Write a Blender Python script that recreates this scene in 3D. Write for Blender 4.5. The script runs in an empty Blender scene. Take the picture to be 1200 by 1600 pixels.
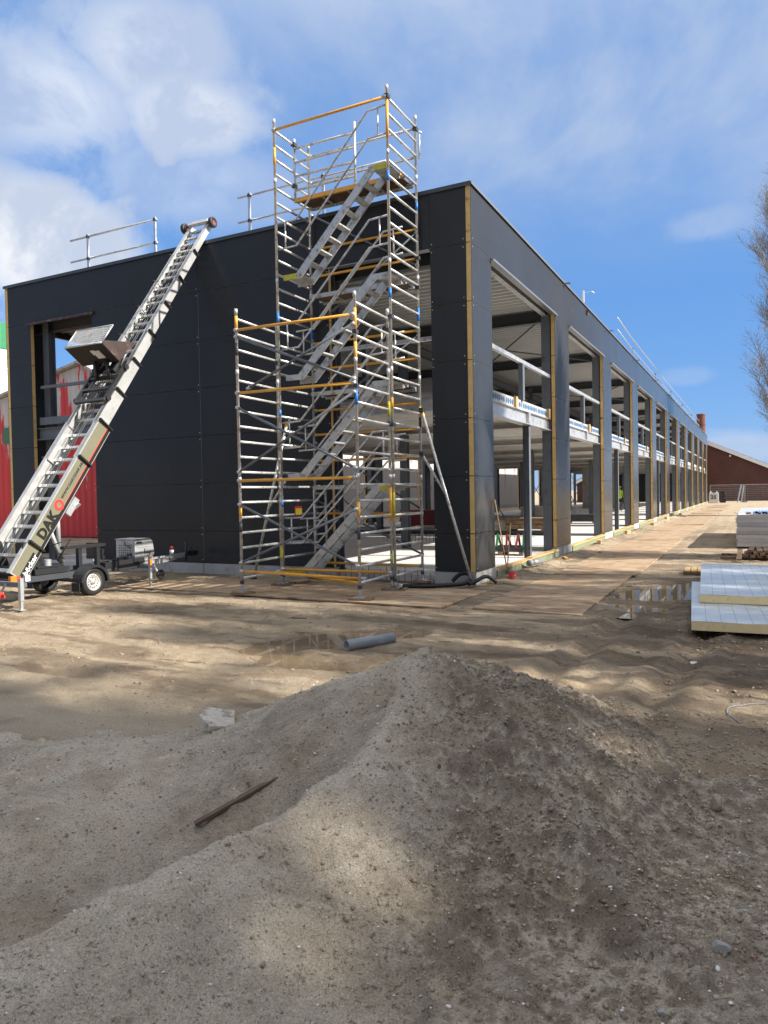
import bpy, bmesh, math, random
import numpy as np
from mathutils import Vector, Matrix
random.seed(7); RNG = np.random.default_rng(7)
SC = bpy.context.scene; COL = SC.collection
R_ = math.radians

# ------------------------------------------------------------ camera
cam = bpy.data.cameras.new('camera'); camo = bpy.data.objects.new('camera', cam); COL.objects.link(camo)
_R = Vector((0.8893, 0.4570, -0.0181)).normalized(); _F = Vector((-0.4571, 0.8891, -0.0257)).normalized()
_U = _R.cross(_F).normalized(); _R = _F.cross(_U)
camo.matrix_world = Matrix(((_R.x, _U.x, -_F.x, 4.288), (_R.y, _U.y, -_F.y, -11.7755), (_R.z, _U.z, -_F.z, 1.6), (0, 0, 0, 1)))
cam.sensor_fit = 'VERTICAL'; cam.sensor_height = 36.0; cam.sensor_width = 27.0
cam.lens = 1127.13 / 1600 * 36.0; cam.clip_start = 0.05; cam.clip_end = 3000
SC.camera = camo

# ------------------------------------------------------------ sun and sky
SUN_EL = R_(36); SUN_TO = Vector((math.cos(SUN_EL), 0.09 * math.cos(SUN_EL), math.sin(SUN_EL))).normalized()
sun = bpy.data.lights.new('sun', 'SUN'); sun.energy = 3.9; sun.angle = R_(0.55); sun.color = (1.0, 0.95, 0.87)
suno = bpy.data.objects.new('sun', sun); COL.objects.link(suno)
suno.rotation_euler = SUN_TO.to_track_quat('Z', 'Y').to_euler(); suno.location = (30, 5, 40)
SC.view_settings.view_transform = 'Standard'; SC.view_settings.look = 'None'
SC.view_settings.exposure = 1.32; SC.view_settings.gamma = 1.0; SC.view_settings.use_curve_mapping = False

world = bpy.data.worlds.new('World'); SC.world = world; world.use_nodes = True
def build_sky():
    nt = world.node_tree; N = nt.nodes; L = nt.links; N.clear()
    def n(t, **k):
        x = N.new(t)
        for a, b in k.items(): setattr(x, a, b)
        return x
    def val(x): return x
    sky = n('ShaderNodeTexSky', sky_type='NISHITA', sun_disc=False, sun_elevation=SUN_EL,
            sun_rotation=math.atan2(SUN_TO.x, SUN_TO.y), altitude=0.0, air_density=1.0, dust_density=0.0, ozone_density=3.0)
    tc = n('ShaderNodeTexCoord'); D = tc.outputs['Generated']
    def math_(op, a, b=None, c=None, clamp=False):
        m = n('ShaderNodeMath', operation=op, use_clamp=clamp)
        for i, q in enumerate((a, b, c)):
            if q is None: continue
            if isinstance(q, (int, float)): m.inputs[i].default_value = q
            else: L.new(q, m.inputs[i])
        return m.outputs[0]
    def vec(op, a, b):
        m = n('ShaderNodeVectorMath', operation=op)
        L.new(a, m.inputs[0])
        if isinstance(b, tuple): m.inputs[1].default_value = b
        else: L.new(b, m.inputs[1])
        return m
    def noise(scale, detail, rough, stretch=(1, 1, 1), off=(0, 0, 0), dist=0.0):
        mp = n('ShaderNodeMapping'); L.new(D, mp.inputs[0]); mp.inputs['Scale'].default_value = stretch; mp.inputs['Location'].default_value = off
        t = n('ShaderNodeTexNoise'); t.inputs['Scale'].default_value = scale; t.inputs['Detail'].default_value = detail
        t.inputs['Roughness'].default_value = rough; t.inputs['Distortion'].default_value = dist
        L.new(mp.outputs[0], t.inputs['Vector']); return t.outputs['Fac']
    def ramp(x, a, b):
        m = n('ShaderNodeMapRange', interpolation_type='SMOOTHSTEP'); L.new(x, m.inputs[0])
        m.inputs[1].default_value = a; m.inputs[2].default_value = b
        return m.outputs[0]
    fine = noise(7.0, 8.0, 0.62, dist=0.25)
    mid = noise(2.6, 6.0, 0.55, off=(3.1, 1.7, 0.4))
    # cumulus banks, each a soft ellipsoid of directions with a ragged noise edge
    banks = [((-0.612, 0.62, 0.505), (0.120, 0.115, 0.075), 0.72), ((-0.700, 0.565, 0.452), (0.14, 0.13, 0.075), 0.62),
             ((-0.595, 0.667, 0.453), (0.100, 0.10, 0.052), 0.85), ((-0.748, 0.590, 0.300), (0.120, 0.12, 0.085), 1.0),
             ((-0.62, 0.69, 0.385), (0.16, 0.14, 0.055), 0.40), ((-0.79, 0.55, 0.34), (0.10, 0.10, 0.06), 0.6),
             ((-0.02, 0.998, 0.048), (0.075, 0.08, 0.026), 0.55), ((0.10, 0.99, 0.035), (0.10, 0.08, 0.03), 0.7),
             ((-0.05, 0.95, 0.312), (0.050, 0.05, 0.020), 0.30), ((-0.075, 0.99, 0.140), (0.040, 0.04, 0.014), 0.22),
             ((-0.90, -0.20, 0.42), (0.22, 0.25, 0.10), 0.9), ((-0.15, -0.92, 0.36), (0.30, 0.2, 0.10), 0.9),
             ((0.60, -0.70, 0.30), (0.22, 0.25, 0.09), 0.9), ((0.75, 0.62, 0.28), (0.18, 0.2, 0.08), 0.8)]
    acc = None
    wob = math_('MULTIPLY', math_('SUBTRACT', fine, 0.5), 2.6)
    wob2 = math_('MULTIPLY', math_('SUBTRACT', mid, 0.5), 1.5)
    wb = math_('ADD', wob, wob2)
    for c, r, s in banks:
        d = vec('SUBTRACT', D, c).outputs[0]
        d = vec('DIVIDE', d, r)
        ln = n('ShaderNodeVectorMath', operation='LENGTH'); L.new(d.outputs[0], ln.inputs[0])
        q = math_('ADD', ln.outputs['Value'], wb)
        m = math_('MULTIPLY', ramp(q, 1.14, 0.40), s)
        acc = m if acc is None else math_('MAXIMUM', acc, m)
    base = n('ShaderNodeMix', data_type='RGBA'); base.inputs[0].default_value = .88; L.new(sky.outputs[0], base.inputs[6]); base.inputs[7].default_value = (.29, .84, 2.0, 1)   # clear washed air
    # bright broken cumulus added only outside the view, to lift the shade
    vd = n('ShaderNodeVectorMath', operation='DOT_PRODUCT'); L.new(D, vd.inputs[0]); vd.inputs[1].default_value = (-0.42, 0.86, 0.28)
    cum = ramp(math_('ADD', noise(2.1, 7.0, .58, off=(5.2, 2.2, 1.1)), math_('MULTIPLY', math_('SUBTRACT', fine, .5), .35)), .47, .60)
    acc = math_('MAXIMUM', acc, math_('MULTIPLY', cum, ramp(vd.outputs['Value'], .62, .40)))
    # thin high veil over the upper sky
    veil = ramp(noise(1.5, 6.0, 0.60, stretch=(1.0, 0.7, 2.0), off=(0.3, 0.9, 2.2), dist=0.5), 0.30, 0.58)
    veil = math_('ADD', math_('MULTIPLY', veil, .72), .28)
    sep = n('ShaderNodeSeparateXYZ'); L.new(D, sep.inputs[0])
    veil = math_('MULTIPLY', math_('MULTIPLY', veil, ramp(sep.outputs['Z'], 0.24, 0.44)), math_('ADD', math_('MULTIPLY', ramp(sep.outputs['X'], -.60, -.36), .8), .2))
    veil = math_('MULTIPLY', veil, 0.96)
    mix1 = n('ShaderNodeMix', data_type='RGBA'); L.new(veil, mix1.inputs[0]); L.new(base.outputs[2], mix1.inputs[6])
    mix1.inputs[7].default_value = (1.52, 1.80, 2.32, 1)
    high = n('ShaderNodeMix', data_type='RGBA'); L.new(math_('MULTIPLY', ramp(sep.outputs['Z'], .50, .80), .9), high.inputs[0]); L.new(mix1.outputs[2], high.inputs[6]); high.inputs[7].default_value = (3.2, 3.25, 3.4, 1)   # bright sheet added overhead, above the view, as fill for the shade
    # the thick middles of the banks are greyer than their rims
    shade = n('ShaderNodeMix', data_type='RGBA'); L.new(ramp(fine, 0.40, 0.66), shade.inputs[0])
    shade.inputs[6].default_value = (1.65, 1.88, 2.35, 1); shade.inputs[7].default_value = (2.9, 2.95, 3.0, 1)
    mix2 = n('ShaderNodeMix', data_type='RGBA'); L.new(acc, mix2.inputs[0]); L.new(high.outputs[2], mix2.inputs[6]); L.new(shade.outputs[2], mix2.inputs[7])
    bg = n('ShaderNodeBackground'); bg.inputs['Strength'].default_value = 0.14
    L.new(mix2.outputs[2], bg.inputs['Color'])
    out = n('ShaderNodeOutputWorld'); L.new(bg.outputs[0], out.inputs['Surface'])
build_sky()

# ------------------------------------------------------------ mesh helpers
class MB:
    """collects faces for one mesh object"""
    def __init__(s): s.v = []; s.f = []; s.m = []
    def add(s, vs, fs, m=0):
        o = len(s.v); s.v += [tuple(q) for q in vs]
        s.f += [tuple(i + o for i in q) for q in fs]; s.m += [m] * len(fs); return s
    def obox(s, c, ax, ay, az, m=0):
        c, ax, ay, az = Vector(c), Vector(ax), Vector(ay), Vector(az)
        vs = [c + ax * i + ay * j + az * k for k in (-1, 1) for j in (-1, 1) for i in (-1, 1)]
        fs = [(0, 2, 3, 1), (4, 5, 7, 6), (0, 1, 5, 4), (2, 6, 7, 3), (0, 4, 6, 2), (1, 3, 7, 5)]
        if ax.cross(ay).dot(az) < 0: fs = [tuple(reversed(q)) for q in fs]
        return s.add(vs, fs, m)
    def box(s, x0, x1, y0, y1, z0, z1, m=0):
        return s.obox(((x0 + x1) / 2, (y0 + y1) / 2, (z0 + z1) / 2), ((x1 - x0) / 2, 0, 0), (0, (y1 - y0) / 2, 0), (0, 0, (z1 - z0) / 2), m)
    def beam(s, a, b, w, h, up=(0, 0, 1), m=0):
        a, b = Vector(a), Vector(b); d = b - a; L = d.length; d = d / L; up = Vector(up)
        x = d.cross(up)
        if x.length < 1e-4: x = d.cross(Vector((1, 0, 0)))
        x.normalize(); y = x.cross(d)
        return s.obox((a + b) / 2, x * w / 2, d * L / 2, y * h / 2, m)
    def tube(s, pts, r, n=8, m=0, caps=True):
        pts = [Vector(q) for q in pts]; rs = r if isinstance(r, (list, tuple)) else [r] * len(pts)
        rings = []; prev = None
        for i, q in enumerate(pts):
            if i == 0: d = pts[1] - q
            elif i == len(pts) - 1: d = q - pts[i - 1]
            else: d = (pts[i + 1] - q).normalized() + (q - pts[i - 1]).normalized()
            d.normalize()
            if prev is None:
                x = d.cross(Vector((0, 0, 1)))
                if x.length < 1e-3: x = d.cross(Vector((0, 1, 0)))
            else: x = prev - d * prev.dot(d)
            x.normalize(); prev = x; y = d.cross(x)
            k = 1.0
            if 0 < i < len(pts) - 1:
                cs = max(0.5, d.dot((q - pts[i - 1]).normalized())); k = 1 / cs if cs > .7 else 1.2
            rings.append([q + (x * math.cos(2 * math.pi * j / n) + y * math.sin(2 * math.pi * j / n)) * rs[i] * (k if 0 < i < len(pts) - 1 else 1) for j in range(n)])
        vs = [v for rg in rings for v in rg]; fs = []
        for i in range(len(rings) - 1):
            for j in range(n): fs.append((i * n + j, i * n + (j + 1) % n, (i + 1) * n + (j + 1) % n, (i + 1) * n + j))
        if caps: fs += [tuple(reversed(range(n))), tuple(range((len(rings) - 1) * n, len(rings) * n))]
        return s.add(vs, fs, m)
    def prism(s, poly, vec, m=0):
        """poly: planar loop of 3D points, extruded by vec"""
        n = len(poly); vec = Vector(vec); p = [Vector(q) for q in poly]
        vs = p + [q + vec for q in p]
        nrm = Vector((0, 0, 0))
        for i in range(n): nrm += p[i].cross(p[(i + 1) % n])
        fs = [tuple(reversed(range(n))), tuple(range(n, 2 * n))] + [(i, (i + 1) % n, n + (i + 1) % n, n + i) for i in range(n)]
        if nrm.dot(vec) < 0: fs = [tuple(reversed(q)) for q in fs]
        return s.add(vs, fs, m)
    def lathe(s, prof, c, axis='X', n=24, m=0):
        """prof: (radius, along) pairs"""
        c = Vector(c); vs = []; fs = []
        ex = {'X': (Vector((1, 0, 0)), Vector((0, 1, 0)), Vector((0, 0, 1))), 'Y': (Vector((0, 1, 0)), Vector((0, 0, 1)), Vector((1, 0, 0))), 'Z': (Vector((0, 0, 1)), Vector((1, 0, 0)), Vector((0, 1, 0)))}[axis]
        for r, t in prof:
            for j in range(n):
                a = 2 * math.pi * j / n; vs.append(c + ex[0] * t + ex[1] * r * math.cos(a) + ex[2] * r * math.sin(a))
        for i in range(len(prof) - 1):
            for j in range(n): fs.append((i * n + j, i * n + (j + 1) % n, (i + 1) * n + (j + 1) % n, (i + 1) * n + j))
        return s.add(vs, fs, m)
    def mesh(s, name, mats, smooth=False):
        me = bpy.data.meshes.new(name); me.from_pydata(s.v, [], s.f)
        mats = mats if isinstance(mats, (list, tuple)) else [mats]
        for q in mats: me.materials.append(q)
        if len(mats) > 1: me.polygons.foreach_set('material_index', s.m)
        if smooth: me.polygons.foreach_set('use_smooth', [True] * len(me.polygons))
        me.update(); return me
    def build(s, name, mats, parent=None, smooth=False, **props):
        return link(name, s.mesh(name, mats, smooth), parent, **props)
def link(name, me, parent=None, loc=None, **props):
    o = bpy.data.objects.new(name, me); COL.objects.link(o)
    if parent is not None: attach(o, parent)
    if loc is not None: o.location = loc
    for k, v in props.items(): o[k] = v
    return o
def worldloc(o):
    q = Vector(o.location)
    if o.parent is not None and '_wl' in WL: pass
    return q
WL = {}
def attach(o, parent):
    """child geometry is given in world coordinates; roots and parts are never rotated"""
    o.parent = parent
    o.matrix_parent_inverse = Matrix.Translation(-ROOT.get(parent.name, Vector((0, 0, 0))))
ROOT = {}
def thing(name, label, cat, loc=(0, 0, 0), group=None):
    o = bpy.data.objects.new(name, None); COL.objects.link(o); o.location = loc; o.empty_display_size = .2
    ROOT[o.name] = Vector(loc)
    o['label'] = label; o['category'] = cat
    if group: o['group'] = group
    return o
def tag(o, label, cat, group=None):
    o['label'] = label; o['category'] = cat
    if group: o['group'] = group
    return o
def np_mesh(name, V, Fq, mats, smooth=False):
    """fast mesh from numpy arrays; Fq is (n,3) or (n,4)"""
    me = bpy.data.meshes.new(name); k = Fq.shape[1]
    me.vertices.add(len(V)); me.vertices.foreach_set('co', np.asarray(V, np.float32).ravel())
    me.loops.add(Fq.size); me.loops.foreach_set('vertex_index', np.asarray(Fq, np.int32).ravel())
    me.polygons.add(len(Fq)); me.polygons.foreach_set('loop_start', np.arange(0, Fq.size, k, dtype=np.int32))
    try: me.polygons.foreach_set('loop_total', np.full(len(Fq), k, np.int32))
    except Exception: pass
    me.update(calc_edges=True)
    for q in (mats if isinstance(mats, (list, tuple)) else [mats]): me.materials.append(q)
    if smooth: me.polygons.foreach_set('use_smooth', np.ones(len(Fq), bool))
    me.validate(); return me
def text_mesh(body, size, mat, frame, bold=0.0, thick=0.0015, spacing=1.0):
    """lettering as a thin mesh; frame is a Matrix that maps the text plane into the world"""
    cu = bpy.data.curves.new('lettering', 'FONT'); cu.body = body; cu.size = size; cu.extrude = thick; cu.offset = bold
    cu.align_x = 'CENTER'; cu.align_y = 'CENTER'; cu.space_character = spacing; cu.resolution_u = 3
    o = bpy.data.objects.new('lettering', cu); COL.objects.link(o)
    dg = bpy.context.evaluated_depsgraph_get(); me = bpy.data.meshes.new_from_object(o.evaluated_get(dg))
    bpy.data.objects.remove(o); me.transform(frame); me.materials.clear(); me.materials.append(mat); return me

# ------------------------------------------------------------ noise in numpy
def _hash(ix, iy, seed):
    h = (ix.astype(np.int64) * 374761393 + iy.astype(np.int64) * 668265263 + seed * 1442695041) & 0xFFFFFFFF
    h = ((h ^ (h >> 13)) * 1274126177) & 0xFFFFFFFF
    return ((h ^ (h >> 16)) & 0xFFFF) / 65535.0
def vnoise(x, y, seed=0):
    x0 = np.floor(x); y0 = np.floor(y); fx = x - x0; fy = y - y0
    fx = fx * fx * fx * (fx * (fx * 6 - 15) + 10); fy = fy * fy * fy * (fy * (fy * 6 - 15) + 10)
    a = _hash(x0, y0, seed); b = _hash(x0 + 1, y0, seed); c = _hash(x0, y0 + 1, seed); d = _hash(x0 + 1, y0 + 1, seed)
    return (a + (b - a) * fx) * (1 - fy) + (c + (d - c) * fx) * fy - 0.5
def fbm(x, y, octv=4, seed=0, gain=.5):
    s = 0; a = 1; ca, sa = math.cos(.6), math.sin(.6)
    for i in range(octv):
        s = s + a * vnoise(x, y, seed + i * 17); x, y = (x * ca - y * sa) * 2.03 + 5.2, (x * sa + y * ca) * 2.03 + 1.3; a *= gain
    return s
def sstep(a, b, x):
    t = np.clip((x - a) / (b - a), 0, 1); return t * t * (3 - 2 * t)
def seg_dist(x, y, a, b):
    ax, ay = a[0], a[1]; dx, dy = b[0] - ax, b[1] - ay
    t = np.clip(((x - ax) * dx + (y - ay) * dy) / (dx * dx + dy * dy), 0, 1)
    return np.hypot(x - ax - t * dx, y - ay - t * dy), t

# ------------------------------------------------------------ materials
def mat(name, base, rough=.6, metal=0.0, spec=.5, var=0.0, vscale=4.0, dark=None, dscale=3.0, damt=0.0, bump=0.0, bscale=40.0, rvar=0.0, stretch=(1, 1, 1), coat=0.0, bdet=5):
    """principled with noise-driven tone, blotches of a second colour, roughness variation and fine relief"""
    m = bpy.data.materials.new(name); m.use_nodes = True; nt = m.node_tree; N = nt.nodes; L = nt.links
    b = N['Principled BSDF']; b.inputs['Base Color'].default_value = (*base, 1); b.inputs['Roughness'].default_value = rough
    b.inputs['Metallic'].default_value = metal; b.inputs['Specular IOR Level'].default_value = spec
    if coat: b.inputs['Coat Weight'].default_value = coat; b.inputs['Coat Roughness'].default_value = .15
    tc = N.new('ShaderNodeTexCoord'); mp = N.new('ShaderNodeMapping'); L.new(tc.outputs['Object'], mp.inputs[0]); mp.inputs['Scale'].default_value = stretch
    def nz(sc, det=5, ro=.6):
        t = N.new('ShaderNodeTexNoise'); t.inputs['Scale'].default_value = sc; t.inputs['Detail'].default_value = det; t.inputs['Roughness'].default_value = ro
        L.new(mp.outputs[0], t.inputs['Vector']); return t.outputs['Fac']
    col = None
    if var:
        r = N.new('ShaderNodeMapRange'); L.new(nz(vscale), r.inputs[0]); r.inputs[1].default_value = .25; r.inputs[2].default_value = .75; r.inputs[3].default_value = 1 - var; r.inputs[4].default_value = 1 + var
        h = N.new('ShaderNodeMix'); h.data_type = 'RGBA'; h.blend_type = 'MULTIPLY'; h.inputs[0].default_value = 1; h.inputs[6].default_value = (*base, 1)
        L.new(r.outputs[0], h.inputs[7]); col = h.outputs[2]
    if dark is not None:
        r = N.new('ShaderNodeMapRange'); r.interpolation_type = 'SMOOTHSTEP'; L.new(nz(dscale, 7, .65), r.inputs[0]); r.inputs[1].default_value = .62 - damt * .4; r.inputs[2].default_value = .72 - damt * .3
        h = N.new('ShaderNodeMix'); h.data_type = 'RGBA'; L.new(r.outputs[0], h.inputs[0])
        if col is not None: L.new(col, h.inputs[6])
        else: h.inputs[6].default_value = (*base, 1)
        h.inputs[7].default_value = (*dark, 1); col = h.outputs[2]
    if col is not None: L.new(col, b.inputs['Base Color'])
    if rvar:
        r = N.new('ShaderNodeMapRange'); L.new(nz(vscale * .7 + .5), r.inputs[0]); r.inputs[1].default_value = .3; r.inputs[2].default_value = .7; r.inputs[3].default_value = max(.02, rough - rvar); r.inputs[4].default_value = min(1, rough + rvar); L.new(r.outputs[0], b.inputs['Roughness'])
    if bump:
        bp = N.new('ShaderNodeBump'); bp.inputs['Strength'].default_value = 1; bp.inputs['Distance'].default_value = bump; L.new(nz(bscale, bdet), bp.inputs['Height']); L.new(bp.outputs[0], b.inputs['Normal'])
    return m
M = {}
M['skin'] = mat('anthracite_cladding', (.040, .0425, .046), .19, spec=.09, var=.10, vscale=.7, rvar=.05, bump=.004, bscale=.8, bdet=0, dark=(.050, .048, .045), dscale=1.6, damt=.08)
M['foam'] = mat('yellow_foam', (.68, .46, .18), .85, var=.14, vscale=9, dark=(.34, .20, .07), dscale=6, damt=.1)
M['trim'] = mat('grey_flashing', (.30, .31, .32), .35, metal=.6, var=.1)
M['trimdark'] = mat('dark_trim', (.05, .055, .06), .4, var=.1)
M['steel'] = mat('primed_steel', (.115, .13, .15), .5, var=.14, vscale=3, dark=(.07, .07, .075), dscale=2.5, damt=.1)
M['steeldark'] = mat('dark_steel', (.045, .05, .058), .5, var=.15)
M['galv'] = mat('galvanised_steel', (.50, .51, .52), .42, metal=.55, var=.14, vscale=7, dark=(.30, .31, .32), dscale=9, damt=.2, rvar=.1)
M['alu'] = mat('aluminium_tube', (.62, .62, .61), .38, metal=.45, var=.16, vscale=9, dark=(.36, .34, .30), dscale=14, damt=.25, rvar=.1)
M['aludull'] = mat('aluminium_stair', (.50, .50, .49), .46, metal=.4, var=.15, vscale=6, dark=(.28, .26, .23), dscale=9, damt=.25)
M['orange'] = mat('orange_tube', (.74, .36, .04), .45, var=.14, vscale=8, dark=(.45, .30, .16), dscale=10, damt=.12)
M['greytube'] = mat('grey_brace', (.13, .145, .165), .45, metal=.2, var=.15, vscale=6)
M['yellow'] = mat('yellow_end_cap', (.50, .46, .04), .55, var=.2, vscale=20, dark=(.15, .13, .04), dscale=12, damt=.2)
M['blue'] = mat('blue_band', (.02, .17, .52), .5, var=.15, vscale=30)
M['black'] = mat('black_rubber', (.013, .013, .014), .55, var=.15, vscale=10)
M['blackpaint'] = mat('black_paint', (.02, .021, .023), .4, var=.15, dark=(.10, .08, .06), dscale=5, damt=.05)
M['ply'] = mat('worn_plywood', (.10, .06, .035), .75, var=.3, vscale=8, dark=(.05, .035, .025), dscale=5, damt=.3)
M['timber'] = mat('new_timber', (.52, .34, .15), .75, var=.25, vscale=3, dark=(.36, .22, .10), dscale=4, damt=.2, stretch=(1, .25, 6))
M['timberold'] = mat('old_timber', (.23, .15, .09), .8, var=.3, vscale=5, dark=(.10, .07, .045), dscale=6, damt=.25, bump=.002, bscale=25)
M['green'] = mat('green_formwork', (.20, .24, .14), .75, var=.2, vscale=4, dark=(.24, .19, .13), dscale=4, damt=.25)
M['concrete'] = mat('concrete', (.40, .39, .37), .85, var=.14, vscale=4, dark=(.27, .25, .23), dscale=2.5, damt=.2, bump=.002, bscale=30)
M['floor'] = mat('pale_floor', (.62, .60, .57), .7, var=.08, vscale=1.6, dark=(.42, .40, .37), dscale=1.1, damt=.1)
M['slab'] = mat('precast_slab', (.46, .45, .43), .85, var=.12, vscale=2, dark=(.36, .34, .31), dscale=1.4, damt=.15)
M['deck'] = mat('roof_deck', (.50, .50, .49), .45, metal=.2, var=.06, vscale=1.2)
M['white'] = mat('white_paint', (.74, .74, .72), .5, var=.08, vscale=6, dark=(.45, .42, .38), dscale=7, damt=.08)
M['red'] = mat('red_plastic', (.62, .02, .03), .4, var=.12)
M['olive'] = mat('olive_film', (.175, .168, .112), .42, var=.07, vscale=3)
M['rust'] = mat('rusty_sheet', (.011, .007, .006), .6, var=.35, vscale=8, dark=(.03, .02, .018), dscale=7, damt=.12)
M['rustpale'] = mat('scuffed_sheet', (.042, .025, .021), .6, var=.35, vscale=6, dark=(.13, .10, .09), dscale=5, damt=.25)
M['letters'] = mat('black_lettering', (.012, .012, .012), .45, var=.05)
M['lettergrey'] = mat('grey_lettering', (.05, .05, .045), .45, var=.05)
M['letterwhite'] = mat('white_lettering', (.75, .75, .75), .45, var=.05)
M['redfilm'] = mat('red_film', (.70, .05, .04), .4, var=.05)
M['amber'] = mat('amber_lens', (.80, .20, .02), .25, var=.05)
M['foil'] = mat('silver_foil', (.66, .69, .70), .38, metal=.3, var=.10, vscale=5, bump=.004, bscale=5, rvar=.12)
M['foilline'] = mat('printed_line', (.34, .39, .44), .5, var=.1)
M['pir'] = mat('pir_edge', (.88, .68, .36), .85, var=.08, vscale=12, dark=(.78, .58, .29), dscale=10, damt=.1)
M['stackpanel'] = mat('light_grey_sheet', (.56, .57, .59), .4, metal=.3, var=.1, vscale=2)
M['pvc'] = mat('grey_pvc', (.25, .27, .29), .38, var=.12, vscale=8, dark=(.32, .27, .2), dscale=6, damt=.12)
M['bark'] = mat('bark', (.31, .285, .26), .85, var=.25, vscale=8)
M['leafdark'] = mat('evergreen_leaf', (.05, .075, .03), .5, var=.35, vscale=2)
M['hivis'] = mat('hi_vis_fabric', (.55, .75, .03), .7, var=.1)
M['navy'] = mat('dark_trousers', (.02, .022, .03), .8, var=.1)
M['fleshtone'] = mat('face_tone', (.45, .28, .2), .6, var=.05)
M['tarp'] = mat('blue_tarp', (.10, .22, .42), .4, var=.2)
M['shell'] = mat('white_shell', (.70, .68, .63), .5, var=.15, vscale=60, dark=(.50, .43, .36), dscale=25, damt=.2)
M['stone'] = mat('pebble', (.27, .20, .14), .85, var=.45, vscale=6, dark=(.34, .16, .10), dscale=3, damt=.05)

# ------------------------------------------------------------ ground
def soil_mat(name, layers, bumps, rough=.95):
    """layers: list of (colour, noise scale, lo, hi, stretch, detail) painted one over another"""
    m = bpy.data.materials.new(name); m.use_nodes = True; nt = m.node_tree; N = nt.nodes; L = nt.links
    b = N['Principled BSDF']; b.inputs['Roughness'].default_value = rough; b.inputs['Specular IOR Level'].default_value = .25
    tc = N.new('ShaderNodeTexCoord')
    def nz(sc, det, stretch, off=(0, 0, 0), ro=.6):
        mp = N.new('ShaderNodeMapping'); L.new(tc.outputs['Object'], mp.inputs[0]); mp.inputs['Scale'].default_value = stretch; mp.inputs['Location'].default_value = off
        t = N.new('ShaderNodeTexNoise'); t.inputs['Scale'].default_value = sc; t.inputs['Detail'].default_value = det; t.inputs['Roughness'].default_value = ro
        L.new(mp.outputs[0], t.inputs['Vector']); return t.outputs['Fac']
    col = None
    for i, (c, sc, lo, hi, st, det) in enumerate(layers):
        if col is None:
            r = N.new('ShaderNodeRGB'); r.outputs[0].default_value = (*c, 1); col = r.outputs[0]; continue
        r = N.new('ShaderNodeMapRange'); r.interpolation_type = 'SMOOTHSTEP'; L.new(nz(sc, det, st, (i * 3.7, i * 1.9, 0)), r.inputs[0]); r.inputs[1].default_value = lo; r.inputs[2].default_value = hi
        h = N.new('ShaderNodeMix'); h.data_type = 'RGBA'; L.new(r.outputs[0], h.inputs[0]); L.new(col, h.inputs[6]); h.inputs[7].default_value = (*c, 1); col = h.outputs[2]
    g2 = N.new('ShaderNodeAttribute'); g2.attribute_name = 'greysand'   # sand of the heap spread over the soil
    h = N.new('ShaderNodeMix'); h.data_type = 'RGBA'; L.new(g2.outputs['Fac'], h.inputs[0]); L.new(col, h.inputs[6]); h.inputs[7].default_value = (.55, .45, .33, 1); col = h.outputs[2]
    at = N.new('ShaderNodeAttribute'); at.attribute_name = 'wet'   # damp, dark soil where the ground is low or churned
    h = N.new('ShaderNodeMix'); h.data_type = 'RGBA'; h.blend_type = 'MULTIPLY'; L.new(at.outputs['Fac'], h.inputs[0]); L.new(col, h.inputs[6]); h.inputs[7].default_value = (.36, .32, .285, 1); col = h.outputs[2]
    gr = N.new('ShaderNodeMapRange'); L.new(nz(120, 5, (1, 1, 1), ro=.75), gr.inputs[0]); gr.inputs[1].default_value = .3; gr.inputs[2].default_value = .7; gr.inputs[3].default_value = .62; gr.inputs[4].default_value = 1.38
    h = N.new('ShaderNodeMix'); h.data_type = 'RGBA'; h.blend_type = 'MULTIPLY'; h.inputs[0].default_value = 1; L.new(col, h.inputs[6]); L.new(gr.outputs[0], h.inputs[7]); col = h.outputs[2]
    L.new(col, b.inputs['Base Color'])
    rr = N.new('ShaderNodeMapRange'); L.new(at.outputs['Fac'], rr.inputs[0]); rr.inputs[3].default_value = rough; rr.inputs[4].default_value = .55; L.new(rr.outputs[0], b.inputs['Roughness'])
    prev = None
    for sc, dist, det in bumps:
        bp = N.new('ShaderNodeBump'); bp.inputs['Strength'].default_value = 1; bp.inputs['Distance'].default_value = dist; L.new(nz(sc, det, (1, 1, 1), ro=.65), bp.inputs['Height'])
        if prev is not None: L.new(prev, bp.inputs['Normal'])
        prev = bp.outputs[0]
    L.new(prev, b.inputs['Normal']); return m
M['ground'] = soil_mat('sandy_ground', [((.45, .355, .245), 0, 0, 0, 0, 0), ((.31, .235, .155), 1.1, .46, .64, (1, 2.6, 1), 7), ((.52, .42, .30), 2.3, .54, .70, (1, 2.0, 1), 6),
                                        ((.21, .16, .115), 3.2, .60, .70, (1, 3.0, 1), 8), ((.60, .53, .42), 26, .70, .78, (1, 1, 1), 3)],
                       [(9, .05, 7), (34, .030, 6), (110, .012, 4)])
M['pile'] = soil_mat('grey_sand', [((.63, .545, .43), 0, 0, 0, 0, 0), ((.54, .45, .34), 2.2, .45, .62, (1, 1, 1), 7), ((.69, .60, .48), 5, .55, .70, (1, 1, 1), 6), ((.40, .325, .24), 9, .62, .72, (1, 1, 1), 6), ((.30, .245, .18), 38, .595, .68, (1, 1, 1), 5), ((.24, .19, .14), 85, .60, .68, (1, 1, 1), 4), ((.80, .76, .68), 75, .68, .73, (1, 1, 1), 2)],
                     [(16, .022, 6), (60, .014, 6), (220, .006, 3)])

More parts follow.
